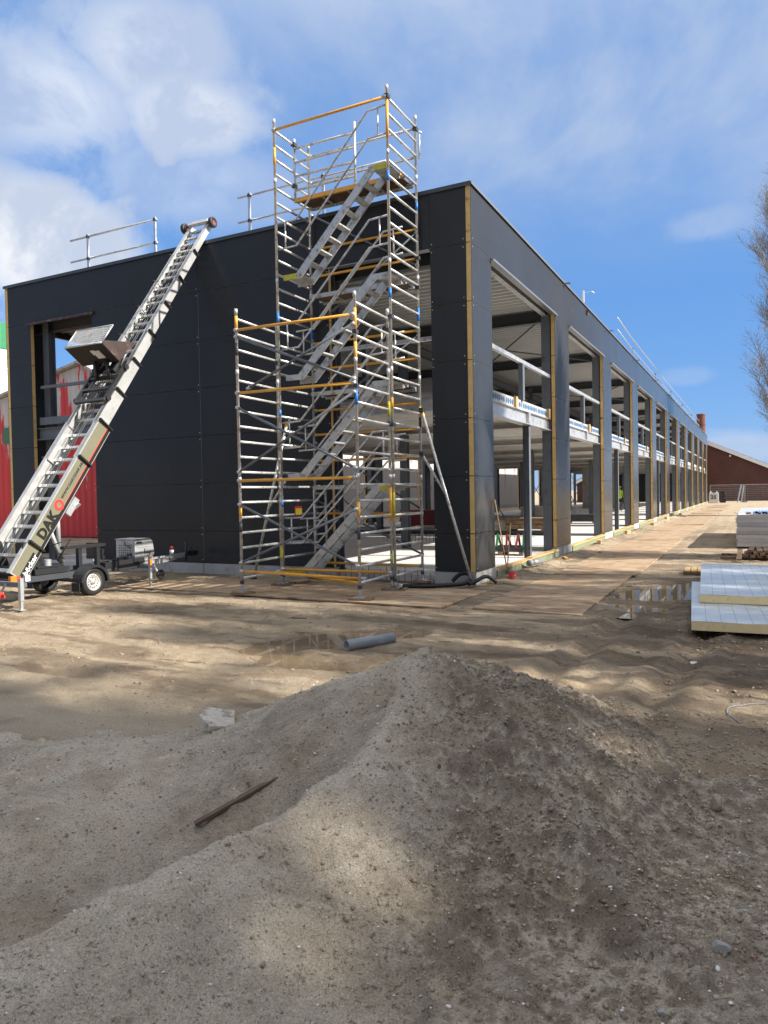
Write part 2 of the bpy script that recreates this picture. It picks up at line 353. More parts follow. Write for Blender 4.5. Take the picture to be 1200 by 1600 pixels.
PUDDLES = [((-.25, -5.50), (.10, -4.95), .32), ((.10, -4.95), (.62, -4.35), .28), ((.12, -6.02), (.62, -6.05), .22), ((.62, -6.05), (1.25, -5.75), .22),
           ((2.62, -1.40), (3.1, -1.62), .24), ((2.95, -.25), (3.45, .55), .55), ((3.2, .5), (3.6, 1.3), .42)]
WATER_Z = -.022
def puddle_mask(x, y):
    k = np.zeros_like(x)
    for a, b, r in PUDDLES:
        d, _ = seg_dist(x, y, a, b); d = d + .16 * fbm(x * 3.1, y * 3.1, 3, 5)
        k = np.maximum(k, 1 - sstep(r * .55, r * 1.6, d))
    return k
def bld_mask(x, y):   # 1 inside the footprint of building and plates
    d = np.maximum(np.maximum(x - .05, -12.4 - x), -y - .15)
    a = 1 - sstep(-.05, .5, d)
    e = np.maximum(np.maximum(x - 2.3, .7 - x), np.maximum(-3.4 - y, y - 66)); b = 1 - sstep(-.02, .35, e)
    g = np.maximum(np.maximum(x - .45, -6.2 - x), np.maximum(-2.55 - y, y + .4)); c = 1 - sstep(-.02, .3, g)
    return np.maximum(a, np.maximum(b, c))
def ground_h(x, y):
    h = .045 * fbm(x * .55, y * 1.3, 4, 3) + .018 * fbm(x * 1.9 + .4 * y, y * 4.2, 4, 11) + .020 * fbm(x * 7, y * 9, 4, 21)
    h = h + .015 * fbm(x * .8 + 3, y * 3.6, 4, 15) * sstep(.0, .3, fbm(x * .4, y * .7, 2, 16) + .15)
    near = np.exp(-((x - 3.6) ** 2 / 6 + (y + 5.0) ** 2 / 22))
    h = h + near * (.04 * np.abs(fbm(x * 3.3, y * 3.6, 4, 31)) + .02 * fbm(x * 14, y * 14, 3, 41))
    # wheel ruts: a pair curving from the lower right towards the plates
    for off in (0, .95):
        c = 2.55 + off + .30 * np.sin((y + 7) * .38) ; d = np.abs(x - c)
        w = sstep(-8.8, -6.5, y) * (1 - sstep(-2.8, -1.2, y))
        h = h + w * (-.055 * np.exp(-(d / .12) ** 2) + .036 * np.exp(-((d - .22) / .09) ** 2)) * (.8 + .4 * vnoise(y * 1.2 + off * 7, x * .3, 9))
    for yc, x0, x1 in ((-4.0, -9, .3), (-4.9, -9, 0), (-6.3, -6, .1), (-5.6, -7, -.4), (-3.3, -4.6, 2.4), (-7.1, -6, .2)):
        c = yc + .18 * np.sin(x * .7 + yc); d = np.abs(y - c); w = sstep(x0, x0 + 1.5, x) * (1 - sstep(x1 - .8, x1, x))
        h = h + w * (-.034 * np.exp(-(d / .10) ** 2) + .024 * np.exp(-((d - .19) / .08) ** 2)) * (.6 + 1.2 * vnoise(x * 2.4, yc * 9, 6))
    # spill against the base of the facade
    sp = np.exp(-((x - .28) / .22) ** 2) * sstep(.3, 1.5, y) * (1 - sstep(50, 66, y))
    bm_ = bld_mask(x, y); h = h * (1 - .62 * bm_) - .010 * bm_ + sp * (.05 + .07 * fbm(x * 4, y * 3, 3, 77))
    pm = puddle_mask(x, y); h = h * (1 - .75 * pm) - .044 * pm
    h = h - .11 * np.exp(-((x - 1.72) ** 2 / .30 + (y + 9.45) ** 2 / .55))     # hollow dug beside the heap
    far = np.hypot(x, y); h = h * (1 - .8 * sstep(25, 60, far))
    return h
def axis(lo, hi, step, out):
    core = np.arange(lo, hi + 1e-6, step); g = []; s = step; q = 0
    while q < out: s *= 1.22; q += s; g.append(q)
    g = np.array(g); return np.concatenate([lo - g[::-1], core, hi + g])
def grid_mesh(xs, ys, hf):
    X, Y = np.meshgrid(xs, ys); Z = hf(X, Y); nx, ny = len(xs), len(ys)
    V = np.stack([X.ravel(), Y.ravel(), Z.ravel()], 1)
    i = np.arange(nx * ny).reshape(ny, nx)
    Fq = np.stack([i[:-1, :-1].ravel(), i[:-1, 1:].ravel(), i[1:, 1:].ravel(), i[1:, :-1].ravel()], 1)
    return V, Fq
GX = axis(-8.0, 5.4, .042, 900); GY = axis(-10.5, 7.0, .042, 1500)
GV, GF = grid_mesh(GX, GY, ground_h)
gm = np_mesh('ground', GV, GF, M['ground'], True)
def set_wet(me, w):
    a = me.attributes.new('wet', 'FLOAT', 'POINT'); a.data.foreach_set('value', np.clip(w, 0, 1).astype(np.float32))
gx, gy, gz = GV[:, 0], GV[:, 1], GV[:, 2]
wet = .95 * (1 - sstep(-.05, -.012, gz + 0 * gx)) * puddle_mask(gx, gy)
wet = np.maximum(wet, .75 * np.clip(puddle_mask(gx * 1.0, gy) * 1.6, 0, 1))
mud = np.exp(-((gx - 4.3) ** 2 / 2.6 + (gy + 4.2) ** 2 / 14)) + .8 * np.exp(-((gx - 3.4) ** 2 / 1.2 + (gy + 1.0) ** 2 / 10)) + .55 * np.exp(-((gx - .4) ** 2 / 3 + (gy + 5.6) ** 2 / .9)) 
wet = np.maximum(wet, np.clip(mud, 0, 1) * sstep(-.12, .22, fbm(gx * 1.6, gy * 3.4, 5, 61) + .25 * (mud - .45)) * .9)
wet = np.maximum(wet, .6 * sstep(.02, .26, fbm(gx * .55 + 7, gy * 2.6, 6, 63, .62)) * (1 - sstep(12, 30, np.hypot(gx, gy))))
gy_ = np.clip(1.25 * np.exp(-np.maximum(0, np.minimum(seg_dist(gx, gy, (2.3, -8.4), (2.6, -11))[0], seg_dist(gx, gy, (-1.5, -9.2), (2.3, -9.0))[0] + .15) - 1.0) / .45), 0, 1) * sstep(-.25, .15, .35 + fbm(gx * 1.7, gy * 1.7, 4, 19))
set_wet(gm, wet * (1 - .75 * np.clip(gy_, 0, 1)))
ga = gm.attributes.new('greysand', 'FLOAT', 'POINT'); ga.data.foreach_set('value', np.clip(gy_, 0, 1).astype(np.float32))
ground = link('ground', gm, None, kind='structure')

# standing water lies only where the ground dips under its level
M['water'] = mat('muddy_water', (.20, .145, .09), .03, spec=.6, var=.1, vscale=1.5)
def puddle(name, box):
    x0, x1, y0, y1 = box
    ix = np.where((GX >= x0) & (GX <= x1))[0]; iy = np.where((GY >= y0) & (GY <= y1))[0]
    nx = len(GX); keep = []; Z = GV[:, 2].reshape(len(GY), nx)
    for j in iy[:-1]:
        for i in ix[:-1]:
            if Z[j:j + 2, i:i + 2].min() < WATER_Z: keep.append((j * nx + i, j * nx + i + 1, (j + 1) * nx + i + 1, (j + 1) * nx + i))
    keep = np.array(keep); u, inv = np.unique(keep, return_inverse=True)
    V = GV[u].copy(); V[:, 2] = WATER_Z
    link(name, np_mesh(name, V, inv.reshape(-1, 4), M['water']), None, kind='structure')
puddle('puddle', (-1.2, 1.9, -6.9, -3.6)); puddle('puddle', (2.1, 4.6, -2.4, 2.2))

# ------------------------------------------------------------ sand heap in the foreground
RIDGES = [([(2.45, -7.75, .62), (2.62, -8.30, .48), (2.70, -8.9, .385), (2.63, -9.45, .345), (2.48, -10.0, .325), (2.33, -10.45, .305), (2.10, -11.1, .25), (1.9, -12.0, -.25)], .95, .44),
          ([(2.45, -7.75, .62), (1.98, -7.84, .415), (1.50, -7.96, .21), (1.05, -8.05, .075), (.5, -8.2, -.06)], .60, .42),
          ([(2.45, -7.75, .62), (2.86, -8.02, .45), (3.30, -8.45, .25), (3.75, -8.95, .10), (4.2, -9.4, .03)], .46, .42)]
def worley(x, y, cell, seed, dens):
    """rounded clods: one bump of random size in some of the cells of a jittered grid"""
    u, v = x / cell, y / cell; ix, iy = np.floor(u), np.floor(v); out = np.zeros_like(x)
    for dx in (-1, 0, 1):
        for dy in (-1, 0, 1):
            cx, cy = ix + dx, iy + dy; jx = _hash(cx, cy, seed * 31 + 1); jy = _hash(cx, cy, seed * 31 + 2); r = .25 + .45 * _hash(cx, cy, seed * 31 + 3); on = _hash(cx, cy, seed * 31 + 4) < dens
            d2 = ((u - cx - jx) ** 2 + (v - cy - jy) ** 2) / (r * r)
            out = np.maximum(out, np.where(on & (d2 < 1), r * np.sqrt(np.maximum(0, 1 - d2)), 0))
    return out
def pile_h(x, y):
    best = np.full(x.shape, -9.0)
    wx = x + .05 * fbm(x * 2.2, y * 2.2, 3, 81) + .035 * fbm(x * 7, y * 7, 3, 83); wy = y + .05 * fbm(x * 2.2 + 9, y * 2.2, 3, 82) + .035 * fbm(x * 7, y * 7 + 4, 3, 84)
    for poly, sl, sr in RIDGES:
        for a, b in zip(poly[:-1], poly[1:]):
            d, t = seg_dist(wx, wy, a, b); side = (b[0] - a[0]) * (wy - a[1]) - (b[1] - a[1]) * (wx - a[0])
            s = np.where(side > 0, sr, sl); hz = a[2] + (b[2] - a[2]) * t
            q = hz - s * (np.sqrt(d * d + .0006) - .0245) + .055 * np.minimum(d, .8) ** 2
            k = .020; hh = np.clip(.5 + .5 * (q - best) / k, 0, 1)
            best = best * (1 - hh) + q * hh + k * hh * (1 - hh)
    rough = sstep(2.5, 3.2, x + .35 * (y + 8.5)) * sstep(-.15, .15, best)
    h = best + .034 * fbm(x * 3, y * 3, 4, 91) + .020 * fbm(x * 9, y * 9, 4, 92) + .018 * np.abs(fbm(x * 15, y * 15, 4, 98))
    h = h + rough * (.040 * np.abs(fbm(x * 8, y * 8, 3, 93)) + .030 * np.abs(fbm(x * 20, y * 20, 3, 94)) + .014 * fbm(x * 42, y * 42, 2, 97)) + .011 * fbm(x * 28, y * 28, 3, 95) + .007 * fbm(x * 55, y * 55, 2, 96)
    rill = .016 * np.abs(fbm(x * 7 + y * 1.5, y * 1.2, 3, 99)) * np.exp(-((x - 1.7) ** 2 + (y + 8.6) ** 2) / .5)
    lump = worley(x, y, .13, 5, .5) * .045 + worley(x, y, .06, 6, .6) * .026 + worley(x, y, .03, 7, .7) * .013
    h = h + lump * (.12 + 1.0 * rough)
    skirt = ground_h(x, y) + .030 + .045 * best - .06 * sstep(-8.15, -7.45, y - .25 * (x - 2.4)) - .10 * np.maximum(sstep(4.35, 4.85, x + .25 * fbm(x * 3, y * 3, 3, 103)), np.maximum(sstep(.6, 1.35, -x + .25 * fbm(x * 3, y * 3, 3, 104)), sstep(11.2, 12.0, -y))) + .030 * fbm(x * 2.6, y * 2.6, 4, 101) + .006 * fbm(x * 30, y * 30, 3, 95)
    return np.maximum(h - rill, np.minimum(skirt, ground_h(x, y) + .03))
def pile_top(x, y):
    """height of the sand heap or of the ground, whichever is on top"""
    x = np.asarray(x, float); y = np.asarray(y, float)
    return np.maximum(np.maximum(pile_h(x, y), -.045 + .02 * fbm(x * 4, y * 4, 3, 12)), ground_h(x, y))
px_ = np.arange(-1.5, 5.0, .0125); py_ = np.arange(-12.2, -6.0, .0125)
PV, PF = grid_mesh(px_, py_, lambda x, y: np.maximum(pile_h(x, y), -.35))
low = (PV[:, 2] < ground_h(PV[:, 0], PV[:, 1]) - .03); PF = PF[~low[PF].all(axis=1)]
u, inv = np.unique(PF, return_inverse=True); PV = PV[u]; PF = inv.reshape(-1, 4)
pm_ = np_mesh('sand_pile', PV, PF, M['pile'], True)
xx, yy = PV[:, 0], PV[:, 1]
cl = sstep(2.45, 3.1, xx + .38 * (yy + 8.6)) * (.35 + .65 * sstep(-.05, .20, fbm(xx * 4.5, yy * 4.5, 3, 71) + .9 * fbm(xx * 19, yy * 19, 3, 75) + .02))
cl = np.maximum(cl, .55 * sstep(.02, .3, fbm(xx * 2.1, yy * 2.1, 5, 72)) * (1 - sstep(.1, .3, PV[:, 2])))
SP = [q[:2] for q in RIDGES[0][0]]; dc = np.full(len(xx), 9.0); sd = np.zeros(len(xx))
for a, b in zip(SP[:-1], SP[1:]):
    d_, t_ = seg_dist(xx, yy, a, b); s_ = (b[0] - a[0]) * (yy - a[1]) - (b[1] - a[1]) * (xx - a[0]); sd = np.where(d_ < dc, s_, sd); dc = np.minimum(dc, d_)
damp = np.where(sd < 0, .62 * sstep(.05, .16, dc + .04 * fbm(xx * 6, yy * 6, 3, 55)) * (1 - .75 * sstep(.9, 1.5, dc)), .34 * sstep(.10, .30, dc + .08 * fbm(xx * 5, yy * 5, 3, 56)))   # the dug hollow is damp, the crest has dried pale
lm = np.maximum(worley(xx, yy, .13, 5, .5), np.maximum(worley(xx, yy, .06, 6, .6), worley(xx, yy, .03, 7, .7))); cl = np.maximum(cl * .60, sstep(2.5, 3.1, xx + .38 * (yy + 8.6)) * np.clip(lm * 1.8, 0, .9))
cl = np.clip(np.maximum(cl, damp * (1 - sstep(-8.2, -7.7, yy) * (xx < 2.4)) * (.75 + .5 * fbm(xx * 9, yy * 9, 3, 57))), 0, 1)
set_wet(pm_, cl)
heap = link('sand_pile', pm_); tag(heap, 'large heap of grey sand with a long spur in the foreground', 'sand pile')

# loose pieces strewn over sand and soil
ICO_V = None
def ico():
    bm = bmesh.new(); bmesh.ops.create_icosphere(bm, subdivisions=1, radius=1.0)
    V = np.array([v.co[:] for v in bm.verts]); Fq = np.array([[v.index for v in f.verts] for f in bm.faces]); bm.free(); return V, Fq
ICO_V, ICO_F = ico()
def scatter(name, pts, sizes, flat, mats, jit=.28, sink=.25, seed=1):
    g = np.random.default_rng(seed); n = len(pts); k = len(ICO_V)
    V = np.repeat(ICO_V[None], n, 0) * (1 + jit * g.standard_normal((n, k, 1)))
    sc = np.stack([np.ones(n), g.uniform(.6, 1.0, n), flat * g.uniform(.6, 1.3, n)], 1) * sizes[:, None]
    V = V * sc[:, None, :]
    a = g.uniform(0, 6.28, n); t = g.normal(0, .35, n); ca, sa, ct, st = np.cos(a), np.sin(a), np.cos(t), np.sin(t)
    x, y, z = V[..., 0], V[..., 1], V[..., 2]
    y, z = y * ct[:, None] - z * st[:, None], y * st[:, None] + z * ct[:, None]
    x, y = x * ca[:, None] - y * sa[:, None], x * sa[:, None] + y * ca[:, None]
    V = np.stack([x, y, z], 2) + pts[:, None, :]; V[..., 2] += ((flat * .5 - sink) * sizes)[:, None]
    Fq = (ICO_F[None] + (np.arange(n) * k)[:, None, None]).reshape(-1, 3)
    return np_mesh(name, V.reshape(-1, 3), Fq, mats)
def on_top(n, fx, fy, seed, keep=None):
    g = np.random.default_rng(seed); x = g.uniform(*fx, n); y = g.uniform(*fy, n)
    if keep is not None:
        k = keep(x, y, g.uniform(0, 1, n)); x, y = x[k], y[k]
    return np.stack([x, y, pile_top(x, y)], 1)
P = on_top(2600, (.2, 4.6), (-10.9, -6.6), 3, lambda x, y, r: pile_h(x, y) > -.02)
s = np.random.default_rng(4).gamma(1.3, .0022, len(P)) + .0016
link('shell_fragments', scatter('shell_fragments', P, s, .28, M['shell'], .22, .05, 5), None, kind='stuff')
P = on_top(420, (.2, 4.6), (-10.9, -6.8), 43, lambda x, y, r: (pile_h(x, y) > .0) & (r < .45)); s = np.minimum(np.random.default_rng(44).gamma(2.0, .0020, len(P)) + .003, .009)
link('whole_shells', scatter('whole_shells', P, s, .20, M['shell'], .15, .05, 45), None, kind='stuff')
P = on_top(40000, (1.9, 4.8), (-10.8, -6.3), 6, lambda x, y, r: (r < sstep(2.4, 3.3, x + .38 * (y + 8.6)) * (.25 + 1.6 * np.clip(fbm(x * 3, y * 3, 4, 13) + .1, 0, 1))))
s = np.random.default_rng(7).gamma(1.1, .0034, len(P)).clip(0, .011) + .0026
M['clod'] = soil_mat('dark_clods', [((.36, .29, .215), 0, 0, 0, 0, 0), ((.25, .195, .14), 5, .45, .6, (1, 1, 1), 5), ((.26, .21, .16), 9, .58, .7, (1, 1, 1), 4)], [(90, .006, 4)])
link('earth_clods', scatter('earth_clods', P, s, .75, M['clod'], .25, .3, 8), None, kind='stuff')
P = on_top(42000, (-.6, 4.6), (-10.9, -6.8), 63, lambda x, y, r: (pile_h(x, y) > ground_h(x, y) - .01) & (r < .10 + .9 * np.clip(1.5 * fbm(x * 4, y * 4, 4, 64) + .15, 0, 1)))
s = np.random.default_rng(64).gamma(1.0, .0016, len(P)).clip(0, .008) + .0022
link('sand_crumbs', scatter('sand_crumbs', P, s, .8, M['pile'], .22, .3, 65), None, kind='stuff')
P = on_top(1300, (-.2, 4.7), (-10.9, -6.0), 9); s = np.minimum(np.random.default_rng(10).gamma(1.2, .0030, len(P)) + .0025, .011)
link('pebbles', scatter('pebbles', P, s, .6, M['stone'], .18, .2, 11), None, kind='stuff')
g = np.random.default_rng(12); x = np.concatenate([g.uniform(-7, 5.2, 3200), g.normal(4.3, .7, 2200), g.normal(.32, .22, 1500)]); y = np.concatenate([g.uniform(-8, 1.5, 3200), g.normal(-4.2, 2.0, 2200), g.uniform(.2, 30, 1500)])
k = ~((puddle_mask(x, y) > .3) | ((x < .08) & (y > -.3)) | (pile_h(x, y) > -.03) | ((x > .7) & (x < 2.35) & (y > -3.5)) | ((x > -6.2) & (x < .5) & (y > -2.6) & (y < -.3))); x, y = x[k], y[k]
P = np.stack([x, y, ground_h(x, y)], 1); s = np.minimum(g.gamma(1.2, .0052, len(P)) + .003, .022)
link('rubble', scatter('rubble', P, s, .6, M['stone'], .25, .2, 14), None, kind='stuff')
def rock(label, px, py, size, seed, m, flat=.65, name='stone'):
    z = float(pile_top(np.array([px]), np.array([py]))[0])
    bm = bmesh.new(); bmesh.ops.create_icosphere(bm, subdivisions=3, radius=1.0); g = random.Random(seed)
    pl = [(Vector((g.gauss(0, 1), g.gauss(0, 1), g.gauss(0, 1))).normalized(), g.uniform(.45, .8)) for _ in range(12)]
    for v in bm.verts:
        for nn, d in pl:
            e = v.co.dot(nn) - d
            if e > 0: v.co -= nn * e
        v.co.x *= size; v.co.y *= size * .8; v.co.z *= size * flat
    me = bpy.data.meshes.new(name); bm.to_mesh(me); bm.free(); me.materials.append(m)
    o = link(name, me, None, loc=(px, py, z + size * flat * .35)); o.rotation_euler = (g.uniform(-.3, .3), g.uniform(-.3, .3), g.uniform(0, 6)); return tag(o, label, 'stone')
M['greystone'] = mat('grey_stone', (.30, .29, .27), .8, var=.25, vscale=20, bump=.003, bscale=60)
rock('dark rounded stone on the bare ground right of the sand heap', 4.11, -7.88, .055, 1, M['clod'], .8)
rock('pale grey stone chunk at the right edge of the picture, low on the slope', 4.18, -9.12, .040, 2, M['greystone'], .6)
rock('small grey angular stone at the bottom right of the picture', 4.03, -9.50, .018, 5, M['greystone'], .7)
rock('small reddish brown stone on the upper face of the sand heap', 2.98, -8.72, .016, 6, mat('brown_stone', (.16, .07, .045), .7, var=.3, vscale=30), .8)
# tilted piece of concrete paving on the left flank
def paving_piece():
    b = MB(); pts = [(-.125, -.10), (.13, -.115), (.15, .06), (.02, .12), (-.14, .055)]
    b.prism([(a, c, -.022) for a, c in pts], (0, 0, .045))
    o = b.build('paving_fragment', mat('worn_paving', (.52, .47, .40), .9, var=.25, vscale=14, dark=(.28, .24, .19), dscale=9, damt=.3, bump=.006, bscale=45)); z = float(pile_top(np.array([1.20]), np.array([-8.17]))[0])
    bv = o.modifiers.new('worn_edges', 'BEVEL'); bv.width = .006; bv.segments = 2
    o.location = (1.20, -8.17, z + .052); o.rotation_euler = (.16, -.14, 2.3)
    tag(o, 'broken grey concrete paving fragment lying on the left flank of the sand heap', 'paving fragment')
paving_piece()
def stick():
    a = Vector((1.80, -9.06, 0)); c = Vector((2.06, -8.70, 0))
    a.z = float(pile_top(np.array([a.x]), np.array([a.y]))[0]) + .012; c.z = float(pile_top(np.array([c.x]), np.array([c.y]))[0]) + .012
    b = MB(); b.beam(a - Vector((0, 0, .006)), c - Vector((0, 0, .022)), .036, .016, m=0); tag(b.build('timber_lath', mat('damp_timber', (.12, .075, .045), .8, var=.3, vscale=12)), 'short brown timber lath half buried in the hollow of the sand heap', 'lath')
stick()
def leaf():
    z = float(pile_top(np.array([2.03]), np.array([-9.42]))[0]); b = MB()
    pts = [(0, -.022), (.007, -.008), (.006, .01), (0, .024), (-.006, .01), (-.007, -.008)]
    b.add([(q[0], q[1], .004 * abs(q[0]) / .007 + .002) for q in pts] + [(q[0], q[1], .004 * abs(q[0]) / .007 + .0032) for q in pts], [(0, 1, 2, 3), (0, 3, 4, 5), (9, 8, 7, 6), (11, 10, 9, 6)] )
    o = b.build('fallen_leaf', mat('dry_leaf', (.30, .29, .17), .6, var=.2, vscale=60)); o.location = (2.03, -9.42, z + .004); o.rotation_euler = (.25, .2, .5)
    tag(o, 'single pale fallen leaf in the hollow of the sand heap', 'leaf')
leaf()

# ------------------------------------------------------------ road plates
M['plate'] = soil_mat('sanded_plate', [((.42, .31, .205), 0, 0, 0, 0, 0), ((.36, .235, .135), 1.6, .42, .62, (1, 1.3, 1), 6), ((.52, .40, .27), 2.6, .52, .68, (1, 3, 1), 7), ((.25, .185, .13), 3.0, .47, .62, (1, 4, 1), 8), ((.17, .12, .08), 1.2, .58, .70, (1.4, 2.5, 1), 8)], [(9, .008, 5), (110, .004, 4)])
def road_plate(x0, x1, y0, y1, z, label, rz=0, group='road plates'):
    cx, cy = (x0 + x1) / 2, (y0 + y1) / 2; hx, hy = (x1 - x0) / 2, (y1 - y0) / 2
    nx, ny = 10, 14; b = MB(); rnd = random.Random(int(cx * 100 + cy * 10)); ph = rnd.uniform(0, 6)
    def zt(u, v): return z + .006 * math.sin(u * 2.1 + ph) * math.cos(v * 1.3 + ph) + .012 * (abs(u) ** 6 + abs(v) ** 8) * math.sin(ph * 3 + u + v)
    top = []; bot = []
    for j in range(ny + 1):
        for i in range(nx + 1):
            u, v = -1 + 2 * i / nx, -1 + 2 * j / ny; q = zt(u, v); top.append((u * hx, v * hy, q)); bot.append((u * hx, v * hy, q - .022))
    vs = top + bot; n0 = len(top); fs = []
    for j in range(ny):
        for i in range(nx):
            a = j * (nx + 1) + i; fs.append((a, a + 1, a + nx + 2, a + nx + 1)); fs.append((n0 + a, n0 + a + nx + 1, n0 + a + nx + 2, n0 + a + 1))
    rim = [i for i in range(nx + 1)] + [(j + 1) * (nx + 1) - 1 for j in range(1, ny + 1)] + [ny * (nx + 1) + i for i in range(nx - 1, -1, -1)] + [j * (nx + 1) for j in range(ny - 1, 0, -1)]
    for a, c in zip(rim, rim[1:] + rim[:1]): fs.append((c, a, n0 + a, n0 + c))
    b.add(vs, fs); me = b.mesh('road_plate', M['plate'], False)
    a = me.attributes.new('wet', 'FLOAT', 'POINT')
    o = link('road_plate', me, None, loc=(cx, cy, 0)); o.rotation_euler = (0, 0, rz); return tag(o, label, 'plate', group)
ORD = ['seventh', 'eighth', 'ninth', 'tenth', 'eleventh', 'twelfth', 'thirteenth']
names = ['nearest of the sandy brown plates laid along the grey facade', 'second brown road plate from the sand heap along the grey facade', 'third brown road plate along the grey facade, striped with shadow', 'fourth brown road plate along the grey facade',
         'fifth brown road plate along the grey facade', 'sixth brown road plate along the grey facade, beside the stacked panels']
yv = -2.45
for i in range(13):
    Ly = 5.0 if i else 4.4
    lab = names[i] if i < 6 else ORD[i - 6] + ' brown road plate along the grey facade, counted from the sand heap'
    road_plate(.82 + .06 * math.sin(i * 2.3), 2.30 + .05 * math.sin(i * 1.7), yv, yv + Ly - .03, .012 + .004 * (i % 2), lab, .008 * math.sin(i * 3.1)); yv += Ly
road_plate(-2.95, .45, -2.62, -.62, .016, 'wide brown plate under the front scaffold tower beside the corner pier', -.015)
road_plate(-6.0, -2.99, -2.42, -.62, .012, 'brown plate striped with scaffold shadow beside the hoist trailer', .01)

# ------------------------------------------------------------ the steel-framed hall under construction
H = 6.86; XL = -12.23; YE = 69.1; BAY = 6.25; PT = .10
PIERS = [(0.0, 1.05)] + [(5.78 + BAY * k, 7.26 + BAY * k) for k in range(10)] + [(68.28, YE)]
ROWS = [.20] + [.876 + i for i in range(6)]          # joints; the top one is the head of the openings
HEAD = ROWS[-1]
hall = thing('unfinished_hall', 'long two-storey hall under construction with black cladding and open bays', 'building', (-6, 30, 0))
def clad(axis, a0, a1, z0, z1, face, out, label=None):
    """sandwich panel: foam core between two metal skins; axis 'X' runs along X on plane y=face, 'Y' along Y on plane x=face; out = +1/-1 outward"""
    b = MB(); g = .004
    a0 += g / 2; a1 -= g / 2; z0 += g; z1 -= g; th = .005
    def bx(u0, u1, w0, w1, n0, n1, m):
        n0, n1 = sorted((face - out * n0, face - out * n1))
        if axis == 'X': b.box(u0, u1, n0, n1, w0, w1, m)
        else: b.box(n0, n1, u0, u1, w0, w1, m)
    bx(a0, a1, z0, z1, 0, th, 0); bx(a0 - .0015, a1 + .0015, z0 - .0035, z1 + .0035, PT - th, PT, 0)
    bx(a0 + .003, a1 - .003, z0 + .003, z1 - .003, th, PT - th, 1)
    return b.build('cladding_panel', [M['skin'], M['foam']], hall)
def rows(axis, a0, a1, face, out):
    for z0, z1 in zip(ROWS[:-1], ROWS[1:]): clad(axis, a0, a1, z0, z1, face, out)
# front (towards the camera)
rows('X', XL + PT, -11.32, 0, -1); rows('X', -9.21, -6.05, 0, -1); rows('X', -6.05, -2.86, 0, -1); rows('X', -.765, -PT, 0, -1)
for a0, a1 in ((XL + PT, -6.05), (-6.05, -.765), (-.765, -PT)): clad('X', a0, a1, HEAD, H, 0, -1)
# right-hand long side
for y0, y1 in PIERS: rows('Y', y0, y1, 0, 1)
edges = [0.0] + [6.79 + BAY * k for k in range(10)] + [YE]
for a0, a1 in zip(edges[:-1], edges[1:]): clad('Y', a0, a1, HEAD, H, 0, 1)
# left-hand long side, seen from inside through the openings
for y0, y1 in PIERS[:10]: rows('Y', y0, y1, XL, -1)
for a0, a1 in zip(edges[:-1], edges[1:]): clad('Y', a0, a1, HEAD, H, XL, -1)
# vertical cover strips and roof-edge capping
def part(name, mats, fn, parent=hall, **k):
    b = MB(); fn(b); return b.build(name, mats, parent, **k)
part('cover_strip', mat('joint_strip', (.13, .11, .085), .6, var=.2, vscale=6), lambda b: b.box(-6.055, -6.045, -.005, .004, .22, HEAD))
part('edge_capping', M['trimdark'], lambda b: (b.box(XL - .03, .012, -.03, .12, H + .002, H + .035), b.box(XL - .03, .012, -.032, -.026, H - .035, H + .002)))
part('edge_capping', M['trim'], lambda b: (b.box(-.12, .03, .122, YE, H + .002, H + .026), b.box(.026, .032, -.03, YE, H - .02, H + .026)))
for k in range(10):
    y = 6.79 + BAY * k
    part('capping_bracket', M['trim'], lambda b: b.box(-.02, .17, y - .05, y + .05, H - .03, H - .008))
for x0, x1 in ((-11.42, -9.1),): part('head_flashing', M['rustpale'], lambda b: (b.box(x0, x1, -.06, .10, HEAD - .022, HEAD - .006), b.box(x0, x1, -.066, -.060, HEAD - .06, HEAD - .006)))
part('head_flashing', M['trim'], lambda b: b.box(-2.9, -.78, -.035, .10, HEAD - .02, HEAD - .006))
for (a, y0), (y1, c) in zip(PIERS[:-1], PIERS[1:]):
    part('head_flashing', M['trim'], lambda b: (b.box(-.10, .055, y0 + .004, y1 - .004, HEAD - .020, HEAD - .004), b.box(.004, .062, y0 - .06, y1 + .08, HEAD - .050, HEAD - .0205)))
# round overflow opening in the fascia
part('overflow_spout', M['black'], lambda b: b.lathe([(.0, .012), (.07, .012), (.085, .03), (.085, -.05)], (0, 9.62, 6.72), 'X', 20))
# screw heads along the panel ends
def screws(b):
    def s(p, n):
        x, y, z = p
        if n == 'Y': b.box(x - .008, x + .008, y - .006, y + .002, z - .008, z + .008)
        else: b.box(x - .002, x + .006, y - .008, y + .008, z - .008, z + .008)
    for z in ROWS[:-1] + [HEAD]:
        for dz in (.07, -.07):
            if z + dz < .22: continue
            for x in (-.145, -.735, -9.24, -6.09, -2.89): s((x, 0, z + dz), 'Y')
            for y0, y1 in PIERS[:5]: s((0, y0 + .06, z + dz), 'X')
part('panel_screws', M['alu'], screws, kind='stuff')
# plinth blocks
for x0, x1 in ((-.78, -.125), (-12.2, -11.3), (-9.23, -6.07), (-6.05, -2.84)):
    part('plinth', M['concrete'], lambda b: b.box(x0, x1, -.012, .16, -.12, .196))
for y0, y1 in PIERS:
    part('plinth', M['concrete'], lambda b: b.box(-.12, .012, y0 - .012, y1 + .02, -.12, .197))
